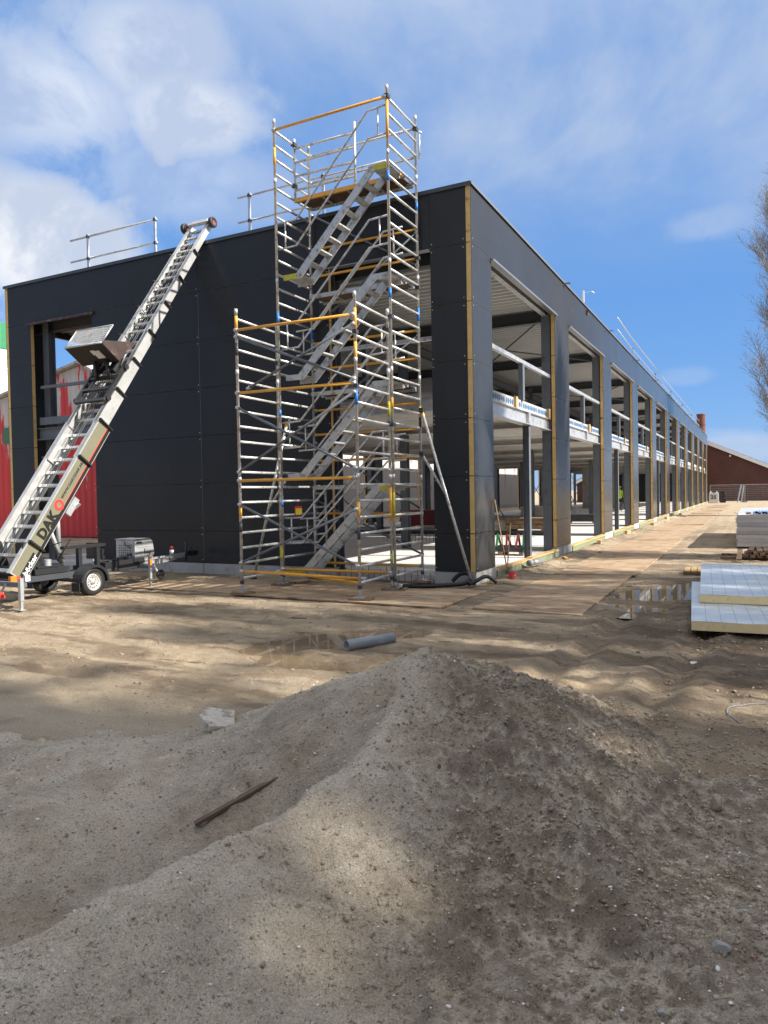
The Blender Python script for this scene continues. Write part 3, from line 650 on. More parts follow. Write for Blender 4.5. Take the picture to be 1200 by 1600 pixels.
# timber formwork on the slab edge between piers
for i, ((a, y0), (y1, c)) in enumerate(zip(PIERS[:-1], PIERS[1:])):
    part('edge_board', M['green'], lambda b: b.box(.0, .03, y0 + .05, y1 - .03, -.05, .115))
    n = 2
    for q in range(n):
        u0 = y0 + .06 + (y1 - y0 - .1) * q / n; u1 = y0 + .04 + (y1 - y0 - .1) * (q + 1) / n
        part('cap_plank', M['timber'], lambda b: b.obox(((-.045 + .02 * q), (u0 + u1) / 2, .135 + .012 * q), (.075, .006 * (1 - 2 * q), 0), (.01, (u1 - u0) / 2, 0), (0, 0, .018)))
# floors
part('ground_floor_slab', M['floor'], lambda b: b.box(XL + .12, -.125, .17, YE - .2, -.1, .105))
part('slab_upstand', M['concrete'], lambda b: (b.box(XL + .3, -5.3, 13.2, 13.5, .106, .30), b.box(-9.3, -3.0, 24.2, 24.5, .106, .34)))
part('slab_upstand', M['steeldark'], lambda b: b.box(-9.5, -1.2, 12.0, 12.25, .106, .24))
def bars(b):
    for i in range(16): b.tube([(-2.75 + i * .125, .03, -.02), (-2.75 + i * .125, .03, .16 + .05 * (i % 3))], .006, 5)
    for i in range(40): b.tube([(-6.0 + i * .12, 8.2, .1), (-6.0 + i * .12, 8.2, .33)], .007, 5)
    b.tube([(-6.0, 8.2, .30), (-1.2, 8.2, .30)], .006, 5)
part('starter_bars', M['steeldark'], bars, kind='stuff')
SL0, SL1 = 3.345, 3.545
slab_me = MB().box(XL + .35, -.16, -.585, .585, SL0, SL1).mesh('floor_slab', M['slab'])
M['plug'] = mat('blue_plug', (.012, .10, .24), .5, var=.2, vscale=20)
pl = MB()
for k in range(9):
    y = -.5 + k * .125
    pl.lathe([(.0, .004), (.040, .004), (.046, .0), (.046, -.03)], (-.158, y, SL0 + .10), 'X', 10)
pl.v = [(x, y, SL0 + .10 + (z - SL0 - .10) * 1.45) for x, y, z in pl.v]
plug_me = pl.mesh('core_plugs', M['plug'])
ys = 1.7; cnt = 0
while ys < YE - 1:
    o = link('floor_slab', slab_me, hall, loc=(0, ys, 0)); cnt += 1
    if ys < 44:
        q = link('core_plugs', plug_me, o, kind='stuff')
    ys += 1.195 if cnt % 4 else 1.34
for i, y in enumerate([2.92, 5.6, 10.4, 17.1, 23.4]):
    part('timber_packer', M['timber'], lambda b: b.box(-.22, -.10, y - .07, y + .06, SL0 - .02, SL1 + .02))
# edge beams of the first floor, with flanges
def channel(b, y0, y1, x):
    b.box(x - .012, x + .0, y0, y1, 3.07, 3.335); b.box(x - .14, x + .05, y0, y1, 3.322, 3.340); b.box(x - .14, x + .065, y0, y1, 3.055, 3.074)
for (a, y0), (y1, c) in zip(PIERS[:-1], PIERS[1:]):
    part('edge_beam', M['galv'], lambda b: channel(b, y0 - .12, y1 + .05, -.17))
    part('support_bracket', M['galv'], lambda b: (b.box(-.166, -.106, y0 + 2.75, y0 + 2.90, 3.075, 3.32)))
part('edge_beam', M['galv'], lambda b: (b.box(-2.75, -.77, .16, .175, 3.07, 3.335), b.box(-2.75, -.77, .10, .3, 3.322, 3.34), b.box(-2.75, -.77, .08, .3, 3.055, 3.074)))
part('edge_beam', M['steel'], lambda b: (b.box(-11.3, -9.2, .16, .175, 3.07, 3.335), b.box(-11.3, -9.2, .10, .3, 3.322, 3.34), b.box(-11.3, -9.2, .08, .3, 3.055, 3.074)))
part('sill_beam', M['steel'], lambda b: b.box(-11.25, -9.2, .13, .3, 3.42, 3.60))
part('guard_rail', M['steel'], lambda b: b.box(-11.2, -9.2, .14, .21, 4.30, 4.37))
part('guard_rail', M['galv'], lambda b: b.box(-2.86, -.77, .14, .21, 4.32, 4.39))
# columns: H sections
def hcol(b, x, y, z0, z1, w=.2, d=.2, t=.014, ax='Y'):
    if ax == 'Y':
        b.box(x - w / 2, x + w / 2, y - d / 2, y - d / 2 + t, z0, z1); b.box(x - w / 2, x + w / 2, y + d / 2 - t, y + d / 2, z0, z1); b.box(x - t / 2, x + t / 2, y - d / 2 + t, y + d / 2 - t, z0, z1)
    else:
        b.box(x - w / 2, x - w / 2 + t, y - d / 2, y + d / 2, z0, z1); b.box(x + w / 2 - t, x + w / 2, y - d / 2, y + d / 2, z0, z1); b.box(x - w / 2 + t, x + w / 2 - t, y - t / 2, y + t / 2, z0, z1)
FR = [p[0] + .02 for p in PIERS[1:]]
for i, y in enumerate(FR):
    part('column', M['steel'], lambda b: hcol(b, -.235, y + .12, .1, 5.95, .22, .22))
    part('column', M['steel'], lambda b: hcol(b, XL + .3, y + .12, .1, 5.95, .22, .22))
    for x in (-4.15, -8.2): part('column', M['steel'], lambda b: hcol(b, x, y + .12, .1, 5.95, .2, .2))
for y in (.42,):
    for x in (-.5, -3.02, -9.1, -11.2): part('column', M['steel'], lambda b: hcol(b, x, y, .1, 5.95, .2, .2))
mids = [4.0, 7.62, 15.7, 20.3, 28.4, 33.1, 40.3, 46.2, 52.5, 58.4, 64.6]
for y in mids: part('column', M['steel'], lambda b: hcol(b, -.22, y, .1, 3.05, .14, .14, .010, 'X'))
for (a, y0), (y1, c) in zip(PIERS[:-1], PIERS[1:]):
    part('guard_rail', M['galv'], lambda b: b.box(-.20, -.12, y0 + .01, y1 + .04, 4.33, 4.41))
    ym = y0 + 2.1 + .35 * math.sin(y0)
    part('guard_post', M['steel'], lambda b: b.box(-.21, -.11, ym - .07, ym + .07, SL1, 4.33))
    part('guard_post', M['steel'], lambda b: b.box(-4.4, -4.28, ym + .6, ym + .75, SL1, 5.75))
# roof: trapezoidal deck on rafters
def deck(b):
    per = .26; prof = [(0, 0), (.07, 0), (.10, .085), (.23, .085)]
    y = .2; pts = []
    while y < YE - .2:
        for dy, dz in prof: pts.append((y + dy, 6.02 + dz))
        y += per
    n = len(pts); vs = [(x, q[0], q[1]) for x in (XL + .11, -.11) for q in pts]
    b.add(vs, [(i, n + i, n + i + 1, i + 1) for i in range(n - 1)])
    b.box(XL + .11, -.11, .14, YE - .12, 6.125, 6.2)
part('roof_deck', M['deck'], deck)
def ibeam(b, a, c, w, h, t=.014):
    a, c = Vector(a), Vector(c); d = (c - a).normalized(); u = Vector((0, 0, 1))
    b.beam(a + u * (h / 2 - t / 2), c + u * (h / 2 - t / 2), w, t); b.beam(a - u * (h / 2 - t / 2), c - u * (h / 2 - t / 2), w, t); b.beam(a, c, t, h - 2 * t)
for y in [.45] + [q + .12 for q in FR]:
    part('rafter', M['steeldark'], lambda b: ibeam(b, (XL + .2, y, 5.86), (-.36, y, 5.86), .16, .27))
    if y > 1: part('floor_beam', M['slab'], lambda b: ibeam(b, (XL + .2, y, 3.255), (-.36, y, 3.255), .2, .17))
for x in (-4.15, -8.2): part('spine_beam', M['steeldark'], lambda b: ibeam(b, (x, .3, 5.60), (x, YE - .3, 5.60), .15, .24))
part('edge_purlin', M['galv'], lambda b: ibeam(b, (-.25, .3, 5.93), (-.25, YE - .3, 5.93), .12, .16))
def cross(b, p, q): b.tube([p, q], .022, 6)
for k in range(0, 9, 2):
    y0, y1 = FR[k], FR[k + 1]
    part('wind_brace', M['steeldark'], lambda b: (cross(b, (-4.1, y0, 5.75), (-.4, y1, 5.75)), cross(b, (-.4, y0, 5.75), (-4.1, y1, 5.75))))
    part('wind_brace', M['steel'], lambda b: (cross(b, (-8.2, y0 + .1, .3), (-8.2, y1, 3.0)), cross(b, (-8.2, y0 + .1, 3.0), (-8.2, y1, .3))))
for k in (1, 3, 5): part('wind_brace', M['steel'], lambda b: cross(b, (-4.15, FR[k] + .2, 1.9), (-4.15, FR[k] + 3.4, .15)))
# far gable and a stair core that closes the view inside
part('end_wall', M['skin'], lambda b: b.box(XL + .12, -.12, YE - .15, YE - .02, .2, 6.0))
part('core_wall', M['concrete'], lambda b: (b.box(-8.0, -5.2, 47, 47.2, .11, 5.9), b.box(-8.0, -7.8, 47.2, 52, .11, 5.9)))

# ------------------------------------------------------------ edge protection on the roof
RT = 6.23
def roof_rail(label, pts, posts, group='roof guard rails', hi=1.04, lo=.52):
    t = thing('roof_guard_rail', label, 'guard rail', (posts[0][0], posts[0][1], RT), group)
    for hh in (lo, hi):
        b = MB(); b.tube([(x, y, H + hh + dz) for x, y, dz in pts], .024, 8); b.build('rail', M['galv'], t, True)
    for x, y in posts:
        b = MB(); b.box(x - .022, x + .022, y - .022, y + .022, RT - .01, H + hi + .06); b.build('post', M['galv'], t)
        b = MB(); b.tube([(x, y, H + .42), (x + .05, y + .34, RT + .01)], .014, 6); b.build('strut', M['galv'], t, True)
        b = MB(); b.box(x - .03, x + .03, y - .032, y + .032, H + hi - .035, H + hi + .03); b.box(x - .03, x + .03, y - .032, y + .032, H + lo - .035, H + lo + .03); b.build('coupler', M['steeldark'], t)
roof_rail('two-bar guard rail on the roof edge left of the hoist head', [(-10.55, .6, 0), (-7.72, .6, .0)], [(-9.95, .6), (-7.78, .6)])
roof_rail('two-bar guard rail on the roof edge behind the tall scaffold tower', [(-5.42, .6, 0), (-3.0, .6, .0), (-1.9, .6, 0)], [(-5.12, .6), (-3.3, .6)])
roof_rail('long guard rail along the right-hand roof edge, ending in a free bar', [(-.6, 18.6, .55), (-.6, 22.6, .42), (-.6, 36, .32), (-.6, 67, .30)], [(-.6, 22.7), (-.6, 31), (-.6, 39.5), (-.6, 48), (-.6, 57), (-.6, 66)], hi=1.10, lo=.62)
def anchor():
    t = thing('roof_anchor_post', 'short white anchor post with hook on the right-hand roof edge', 'anchor post', (-.45, 11.3, RT))
    b = MB(); b.box(-.48, -.42, 11.27, 11.33, RT, H + .95); b.build('post', M['white'], t)
    b = MB(); b.tube([(-.45, 11.3, H + .88), (-.2, 11.45, H + .93), (-.12, 11.5, H + .86)], .014, 6); b.build('hook', M['galv'], t, True)
    b = MB(); b.box(-.6, -.3, 11.1, 11.5, RT - .005, RT + .02); b.build('foot_plate', M['galv'], t)
    b = MB(); b.tube([(-.45, 11.3, H + .4), (-.35, 11.0, H - .1), (-.45, 11.0, RT)], .014, 6); b.build('strut', M['galv'], t, True)
anchor()

# ------------------------------------------------------------ scaffold towers
TR = .0235
def band(b, p, z0, z1, r=TR + .0015): b.tube([(p[0], p[1], z0), (p[0], p[1], z1)], r, 10)
class Tower:
    def __init__(s, name, label, org, rot, w, d, group='scaffold towers'):
        s.o = Vector((org[0], org[1], 0)); c, q = math.cos(rot), math.sin(rot); s.ex = Vector((c, q, 0)); s.ey = Vector((-q, c, 0)); s.w, s.d = w, d
        s.t = thing(name, label, 'scaffold', (s.o + s.ex * w / 2 + s.ey * d / 2)[:], group)
    def p(s, u, v, z): return s.o + s.ex * u + s.ey * v + Vector((0, 0, z))
    def frame(s, u, z0, z1, zr0, n, pitch, v0=0., v1=None, mat_='alu', post=True):
        """ladder frame across the tower: two posts and n rungs"""
        v1 = s.d if v1 is None else v1
        f = bpy.data.objects.new('end_frame', None); COL.objects.link(f); attach(f, s.t); f.empty_display_size = .1
        for v in (v0, v1):
            b = MB(); b.tube([s.p(u, v, z0), s.p(u, v, z1 - .072), s.p(u, v, z1 - .07), s.p(u, v, z1)], [TR, TR, TR + .004, TR + .004], 10); b.build('post', M[mat_], f, True)
        for i in range(n):
            z = zr0 + i * pitch; r = MB(); r.tube([s.p(u, v0 + TR * .8, z), s.p(u, v1 - TR * .8, z)], TR * .92, 8); r.build('rung', M[mat_], f, True)
        return f
    def bar(s, name, a, c, m, r=TR, parent=None):
        b = MB(); b.tube([s.p(*a), s.p(*c)], r, 8); e = b.build(name, M[m], parent or s.t, True)
        for q, o in ((a, c), (c, a)):
            k = MB(); A = s.p(*q); dd = (s.p(*o) - A).normalized(); k.tube([A - dd * .01, A + dd * .055], r * 1.45, 8); k.build('claw', M['galv'], e, True)
        return e
    def foot(s, u, v, z):
        p = s.p(u, v, 0); zg = max(float(ground_h(np.array([p.x]), np.array([p.y]))[0]), .0)
        b = MB(); b.tube([(p.x, p.y, zg + .03), (p.x, p.y, z + .06)], TR * .72, 8); f = b.build('leg_spindle', M['galv'], s.t, True)
        k = MB(); k.box(p.x - .085, p.x + .085, p.y - .085, p.y + .085, zg + .052, zg + .060); k.build('base_plate', M['galv'], f)
        g = MB(); g.obox((p.x + .02, p.y - .01, zg + .030), (.17, .03, 0), (-.02, .11, 0), (0, 0, .020)); g.build('sole_board', M['timberold'], f)
        c = MB(); c.tube([(p.x, p.y, z - .02), (p.x, p.y, z + .035)], TR * 1.5, 8); c.build('collar', M['steeldark'], f)
    def marks(s, items):
        for col, u, v, z0, z1 in items:
            b = MB(); b.tube([s.p(u, v, z0), s.p(u, v, z1)], TR + .0018, 10); b.build('marking_band', M[col], s.t, True)

# ---- tall stair tower against the facade
T = Tower('stair_tower', 'tall aluminium stair tower standing against the black facade', (-3.187, -1.195), 0.0, 2.22, 1.10, group=None)
for u in (0, T.w):
    for k in range(5):
        z0 = .17 + 1.75 * k; z1 = min(z0 + 1.75, 8.20) - .004; n = 7 if k < 4 else 4
        T.frame(u, z0, z1, .245 + 1.75 * k, n, .25)
    for v in (0, T.d): T.foot(u, v, .17)
STF = [(.24, 1.69), (1.93, 3.42), (3.67, 5.18), (5.43, 6.95)]
def stair(t, zb, zt, va, vb, mark):
    u0, u1 = .10, t.w - .04
    lb, lt = .30, .30
    b = MB()
    st = thing_part = None
    for v in (va, vb):
        b.beam(t.p(u0 + lb, v, zb), t.p(u1 - lt, v, zt), .03, .13, up=(0, 0, 1))
    s_ = b.build('stair_flight', M['aludull'], t.t)
    n = 8
    for i in range(1, n):
        f = i / n; uu = u0 + lb + (u1 - lt - u0 - lb) * f; zz = zb + (zt - zb) * f
        k = MB(); k.obox(t.p(uu + .02, (va + vb) / 2, zz + .01), t.ex * .062, t.ey * ((vb - va) / 2 - .016), (0, 0, .014)); k.build('tread', M['aludull'], s_)
    for (a, c, z) in ((u0, u0 + lb + .03, zb), (u1 - lt - .03, u1, zt)):
        k = MB(); k.obox(t.p((a + c) / 2, (va + vb) / 2, z + .035), t.ex * ((c - a) / 2), t.ey * ((vb - va) / 2 + .012), (0, 0, .010))
        for v in (va - .014, vb + .014): k.obox(t.p((a + c) / 2, v, z), t.ex * ((c - a) / 2), t.ey * .012, (0, 0, .048))
        l = k.build('landing_plate', M['aludull'], s_)
    if mark:
        for (a, c, z) in (((u0 - .002, u0 + lb - .02, zb), (u1 - lt + .06, u1 + .002, zt)) if mark == 2 else (((u0 - .002, u0 + lb - .02, zb),) if mark == 1 else ((u1 - lt + .06, u1 + .002, zt),))):
            k = MB(); k.obox(t.p((a + c) / 2, va - .030, z), t.ex * ((c - a) / 2), t.ey * .003, (0, 0, .046)); k.build('yellow_marking', M['yellow'], s_)
    return s_
for (zb, zt), mk in zip(STF, (2, 0, 0, 2)): stair(T, zb, zt, .085, .50, mk)
# kinked handrails on the outer side and between stair and platform
def handrail(t, zb, zt, v, h1=.50, h2=.95, parent=None, clip=None):
    u0, u1 = .02, t.w - .02; ka, kb = .40, t.w - .38
    b = MB()
    for h in (h1, h2):
        b.tube([t.p(u0, v, zb + h), t.p(ka, v, zb + h + .015), t.p(kb, v, zt + h - .02), t.p(u1, v, zt + h)], .0165, 8)
    b.tube([t.p(.17, v, zb + h1), t.p(.17, v, zb + h2)], .014, 6); b.tube([t.p(t.w - .19, v, zt + h1), t.p(t.w - .19, v, zt + h2)], .014, 6)
    return b.build('handrail', M['alu'], t.t, True)
for zb, zt in STF: handrail(T, zb, zt, .035)
for zb, zt in STF[:3]: handrail(T, zb, zt, .545, .48, .92)
# platforms over the rear half
def platform(t, z, v0, v1, edge, u0=.05, u1=None):
    u1 = t.w - .05 if u1 is None else u1
    b = MB(); b.obox(t.p((u0 + u1) / 2, (v0 + v1) / 2, z), t.ex * ((u1 - u0) / 2 - .02), t.ey * ((v1 - v0) / 2 - .03), (0, 0, .009)); p = b.build('platform', M['ply'], t.t)
    for v in (v0, v1):
        k = MB(); k.obox(t.p((u0 + u1) / 2, v, z - .012), t.ex * ((u1 - u0) / 2), t.ey * .02, (0, 0, .036)); k.build('platform_edge', M[edge if v == v0 else 'aludull'], p)
    for f in (.25, .5, .75):
        k = MB(); k.obox(t.p(u0 + (u1 - u0) * f, (v0 + v1) / 2, z - .03), t.ex * .018, t.ey * ((v1 - v0) / 2 - .02), (0, 0, .014)); k.build('cross_member', M['aludull'], p)
    for uu in (u0 + .02, u1 - .02):
        for v in (v0 + .08, v1 - .08):
            k = MB(); k.obox(t.p(uu, v, z + .006), t.ex * .05, t.ey * .025, (0, 0, .03)); k.build('platform_hook', M['galv'], p)
for z, e in ((1.74, 'aludull'), (3.44, 'aludull'), (5.20, 'aludull'), (6.99, 'orange')): platform(T, z, .585, 1.065, e, .05 if z > 6 else .3)
# toe boards and guard bars
T.bar('guard_bar', (0, -.03, 7.99), (T.w, -.03, 7.99), 'orange')
for z in (7.49, 7.99): T.bar('guard_bar', (0, T.d + .03, z), (T.w, T.d + .03, z), 'alu')
for z in (2.24, 2.74, 3.98, 4.47, 5.73, 6.24, .30): T.bar('guard_bar', (0, T.d + .03, z), (T.w, T.d + .03, z), 'orange')
for z in (1.24, 3.2): T.bar('guard_bar', (0, T.d + .03, z), (T.w, T.d + .03, z), 'orange')
for a, c in (((0, T.d + .03, 4.75), (T.w, T.d + .03, 6.2)), ((0, T.d + .03, 3.0), (T.w, T.d + .03, 4.4)), ((T.w, T.d + .03, 5.6), (0, T.d + .03, 6.9)), ((T.w, T.d + .03, 1.3), (0, T.d + .03, 2.6)), ((0, T.d + .03, 1.5), (T.w, T.d + .03, .5))): T.bar('diagonal_brace', a, c, 'greytube', .020)
# inner guard frame on the top landing and the small gate frame low down
def inner_guard():
    v = .60; u0, u1 = .02, 1.28; f = bpy.data.objects.new('inner_guard_frame', None); COL.objects.link(f); attach(f, T.t)
    for u in (u0, u1): b = MB(); b.tube([T.p(u, v, 6.95), T.p(u, v, 8.10)], TR, 8); b.build('post', M['alu'], f, True)
    for z in (7.17, 7.42, 7.67, 7.92): r = MB(); r.tube([T.p(u0, v, z), T.p(u1, v, z)], TR * .95, 8); r.build('rung', M['alu'], f, True)
    for z in (7.24, 7.99): r = MB(); r.obox(T.p(u0 + .0, v - .01, z), T.ex * .04, T.ey * .05, (0, 0, .03)); r.build('coupler', M['steeldark'], f)
inner_guard()
def gate_frame():
    u = .28; f = bpy.data.objects.new('gate_frame', None); COL.objects.link(f); attach(f, T.t)
    for v in (.62, 1.02): b = MB(); b.tube([T.p(u, v, .35), T.p(u, v, 1.75)], TR * .9, 8); b.build('post', M['alu'], f, True)
    for z in (.62, .87, 1.12, 1.37, 1.62): r = MB(); r.tube([T.p(u, .62, z), T.p(u, 1.02, z)], TR * .85, 8); r.build('rung', M['alu'], f, True)
gate_frame()
T.marks([('blue', T.w, 0, 6.66, 6.82), ('blue', T.w, 0, 4.78, 4.93), ('blue', T.w, T.d, 6.55, 6.70), ('blue', T.w, T.d, 4.62, 4.85), ('blue', 0, 0, 4.62, 4.82), ('blue', 0, T.d, 4.55, 4.72), ('orange', T.w, 0, 7.35, 7.95), ('orange', T.w, T.d, 2.98, 3.12),
         ('steeldark', T.w, T.d, 2.75, 2.93), ('blue', 0, 0, 3.0, 3.12), ('blue', 0, 0, 1.40, 1.52), ('blue', 0, T.d, 1.42, 1.56), ('orange', T.w, 0, 2.98, 3.16), ('yellow', T.w, 0, 1.2, 1.62), ('orange', 0, 0, 7.4, 7.7)])
# lettering on the posts' stickers is too small to read; a couple of couplers at joints
for u, v, z in ((T.w, T.d, 7.95), (T.w, 0, 8.0), (0, T.d, 6.2), (T.w, 0, 4.47), (T.w, T.d, 5.72), (T.w, 0, 2.72), (T.w, T.d, 5.2)):
    b = MB(); b.obox(T.p(u + .01, v - .01, z), T.ex * .038, T.ey * .045, (0, 0, .03)); b.build('coupler', M['steeldark'], T.t)
b = MB(); b.tube([T.p(T.w, T.d + .02, 7.93), T.p(T.w + .1, T.d + .05, 7.90)], .018, 8); b.tube([T.p(T.w + .06, T.d + .04, 7.93), T.p(T.w + .05, T.d + .04, 7.45)], .016, 8); b.build('clamped_tube', M['alu'], T.t, True)
# inspection tag
b = MB(); b.obox(T.p(.33, .02, 1.33), T.ex * .075, T.ey * .002, (0, 0, .075)); tg = b.build('inspection_tag', M['red'], T.t)
b = MB(); b.obox(T.p(.345, .015, 1.31), T.ex * .065, T.ey * .002, (0, 0, .055)); b.build('yellow_card', mat('yellow_card', (.80, .62, .03), .5, var=.05), tg)
b = MB(); b.tube([T.p(.33, .035, 1.43), T.p(.33, .025, 1.40)], .004, 5); b.build('tag_tie', M['black'], tg)

# ---- stabilisers
def outrigger(label, top, footp, mid, low):
    t = thing('stabiliser', label, 'stabiliser', footp, 'stabilisers of the stair tower')
    b = MB(); b.tube([top, footp], .026, 10); m_ = b.build('main_tube', M['alu'], t, True)
    b = MB(); b.tube([low, mid], .022, 8); b.build('knee_brace', M['alu'], t, True)
    f = Vector(footp); b = MB(); b.lathe([(.0, .02), (.05, .02), (.062, 0), (.062, -.018), (0, -.018)], f, 'Z', 16); b.build('rubber_foot', M['black'], t)
    for q in (top, low): b = MB(); b.obox(Vector(q), (.04, 0, 0), (0, .04, 0), (0, 0, .045)); b.build('clamp', M['steeldark'], t)
    b = MB(); d = (Vector(top) - f).normalized(); b.tube([Vector(top) - d * .12, Vector(top) - d * .02], .030, 8); b.build('orange_sleeve', M['orange'], t)
zf = .05
tp, ft = Vector((-.93, -.10, 3.05)), Vector((.04, -.30, zf)); md = tp.lerp(ft, .50)
outrigger('aluminium stabiliser tube running from the stair tower to the corner pier', tp[:], ft[:], md[:], (-.935, -.105, 2.28))
tp, ft = Vector((-3.20, -.95, 2.95)), Vector((-4.15, -.80, zf)); md = tp.lerp(ft, .55)
outrigger('aluminium stabiliser tube on the left side of the stair tower', tp[:], ft[:], md[:], (-3.20, -.95, 1.95))

# ---- lower tower in front
A = Tower('scaffold_tower', 'lower aluminium scaffold tower standing in front of the stair tower', (-3.087, -2.49), .042, 2.131, 1.17, group=None)
for u in (0, A.w):
    for k in range(3):
        z0 = .20 + 1.715 * k; z1 = min(z0 + 1.715, 4.60) - .004; n = 7 if k < 2 else 4
        A.frame(u, z0, z1, .27 + 1.715 * k, n, .245)
    for v in (0, A.d): A.foot(u, v, .20)
for z in (1.845, 3.245, 4.25): A.bar('ledger', (0, -.035, z), (A.w, -.035, z), 'orange')
A.bar('ledger', (0, -.035, .39), (A.w * .985, .25, .30), 'orange'); A.bar('ledger', (0, A.d, .30), (A.w, A.d, .30), 'orange'); A.bar('plan_brace', (0, A.d * .9, .27), (A.w, .10, .25), 'orange')
for a, c in (((0, .52), (1, 1.38)), ((0, 1.47), (1, .52)), ((0, 1.98), (1, 3.12)), ((0, 3.02), (1, 1.98)), ((.1, 3.30), (1, 4.12)), ((0, 4.15), (1, 3.30))):
    A.bar('diagonal_brace', (a[0] * A.w, -.035, a[1]), (c[0] * A.w, -.035, c[1]), 'greytube', .021)
A.marks([('orange', 0, 0, 4.28, 4.48), ('orange', A.w, 0, 4.05, 4.35), ('orange', A.w, 0, 3.55, 3.85), ('blue', A.w, 0, 2.92, 3.15), ('orange', A.w, 0, 1.26, 1.48), ('orange', 0, 0, 1.28, 1.42), ('yellow', A.w, A.d, 2.85, 3.10), ('orange', A.w, A.d, 1.15, 1.70), ('yellow', 0, A.d, .45, .75), ('steeldark', A.w, 0, .92, 1.10), ('steeldark', 0, 0, 3.85, 4.05), ('yellow', A.w, A.d, .45, .62), ('steeldark', 0, 0, 1.02, 1.18)])
for u, v, z in ((A.w, 0, 3.2), (A.w, A.d, 2.74), (0, A.d, 3.9), (A.w, 0, 4.0), (A.w, A.d, 4.25)):
    b = MB(); b.obox(A.p(u + .01, v - .01, z), A.ex * .032, A.ey * .04, (0, 0, .028)); b.build('coupler', M['steeldark'], A.t)

# ------------------------------------------------------------ inclined hoist on its trailer
HX = -6.08                                   # centre plane of the rails
DIRA = Vector((0, 1, 1.40)).normalized(); NRM = Vector((0, -1.40, 1)).normalized()     # along the rails, and up off their top face
P0 = Vector((HX, -4.73, .50))
def hp(t, x=0., n=0.): return P0 + DIRA * t + NRM * n + Vector((x, 0, 0))
hoist = thing('inclined_hoist', 'white inclined ladder hoist on a dark trailer leaning on the roof edge', 'hoist', (HX, -4.0, 0))
def tz(z): return (z - .50) / DIRA.z
# telescopic sections: (start, end, half width, side height)
SEC = [(0.0, tz(2.95), .42, .275), (tz(2.3), tz(3.53), .39, .205), (tz(2.9), tz(4.12), .37, .18), (tz(3.5), tz(4.71), .35, .16), (tz(4.1), tz(5.34), .33, .14), (tz(4.7), tz(5.93), .31, .122), (tz(5.3), tz(6.58), .295, .108), (tz(5.9), tz(7.36), .28, .088)]
M['rail'] = mat('hoist_aluminium', (.50, .50, .49), .38, metal=.4, var=.10, vscale=5, dark=(.42, .40, .36), dscale=8, damt=.16, rvar=.08)
for i, (t0, t1, hw, hh) in enumerate(SEC):
    off = .0
    b = MB(); b.beam(hp(t0, hw - .02, -hh / 2), hp(t1, hw - .02, -hh / 2), .035, hh, up=NRM); sec = b.build('rail_section', M['rail'], hoist)
    for sx in (1, -1):
        b = MB()
        if sx < 0: b.beam(hp(t0, -hw + .02, -hh / 2), hp(t1, -hw + .02, -hh / 2), .035, hh, up=NRM)
        b.beam(hp(t0, sx * (hw - .045), .006), hp(t1, sx * (hw - .045), .006), .085, .012, up=NRM); b.beam(hp(t0, sx * (hw - .045), -hh - .006), hp(t1, sx * (hw - .045), -hh - .006), .085, .012, up=NRM)
        b.build('side_rail', M['rail'], sec)
    t = (SEC[i - 1][1] if i else t0) + .12
    while t < t1 - .03:
        k = MB(); k.beam(hp(t, -hw + .05, -hh * .55), hp(t, hw - .05, -hh * .55), .055, .035, up=NRM); k.build('rung', M['rail'], sec); t += .27 if i == 0 else .21
    for sx in (1, -1):
        if i == len(SEC) - 1: break
        k = MB(); k.prism([hp(t1 - .012, sx * hw, .03), hp(t1 - .012, sx * (hw + .055), .035), hp(t1 - .012, sx * (hw + .04), -hh - .02), hp(t1 - .012, sx * hw, -hh - .045)], DIRA * .024); k.build('end_bracket', M['black'], sec)
for t in (tz(2.3), tz(.95)):
    for sx in (1, -1):
        k = MB(); k.prism([hp(t, sx * .42, .02), hp(t, sx * .475, .02), hp(t, sx * .46, -.30), hp(t, sx * .42, -.30)], DIRA * .03); k.build('section_clamp', M['black'], hoist)
# hauling ropes between the rails
b = MB()
for x in (-.10, .02, .07): b.tube([hp(.3, x, -.03), hp(tz(7.2), x, -.03)], .006, 5)
b.build('hoist_rope', M['steeldark'], hoist)
# livery on the near side: olive film, black and red stripes, lettering
xs = .42 - .0015
def film(name, m, t0, t1, n0, n1, lift, n2=None, n3=None):
    n2 = n0 if n2 is None else n2; n3 = n1 if n3 is None else n3
    b = MB(); q = [hp(t0, xs + lift, n0), hp(t1, xs + lift, n2), hp(t1, xs + lift, n3), hp(t0, xs + lift, n1)]
    b.prism(q, (.0012, 0, 0)); return b.build(name, m, hoist)
TT = tz(2.93)
film('livery_film', M['olive'], .02, TT, -.005, -.273, 0)
film('livery_stripe', M['letters'], .02, TT, -.274, -.225, .0016, -.274, -.215)
film('livery_stripe', M['redfilm'], 1.45, TT, -.224, -.213, .0016, -.213, -.199)
film('livery_stripe', M['letters'], .95, 1.32, -.222, -.185, .0024, -.222, -.222)
fr = Matrix.Translation(hp(0, xs + .0075, 0)) @ Matrix((DIRA, NRM, Vector((1, 0, 0)))).transposed().to_4x4()
def lettering(body, size, m, t, n, bold=0., sp=1.0):
    me = text_mesh(body, size, m, fr @ Matrix.Translation((t, n, 0)), bold, .0012, sp); return link('lettering', me, hoist)
lettering('WWW.DAKODAK.NL', .070, M['lettergrey'], 1.82, -.115, .001, 1.10)
lettering('DAK', .225, M['letters'], .95, -.135, .010, 1.05)
lettering('böcker', .120, M['letterwhite'], .27, -.215, .003, 1.05)
film('livery_stripe', M['letters'], .02, .46, -.2735, -.150, .0032)
ring = MB(); n_ = 28
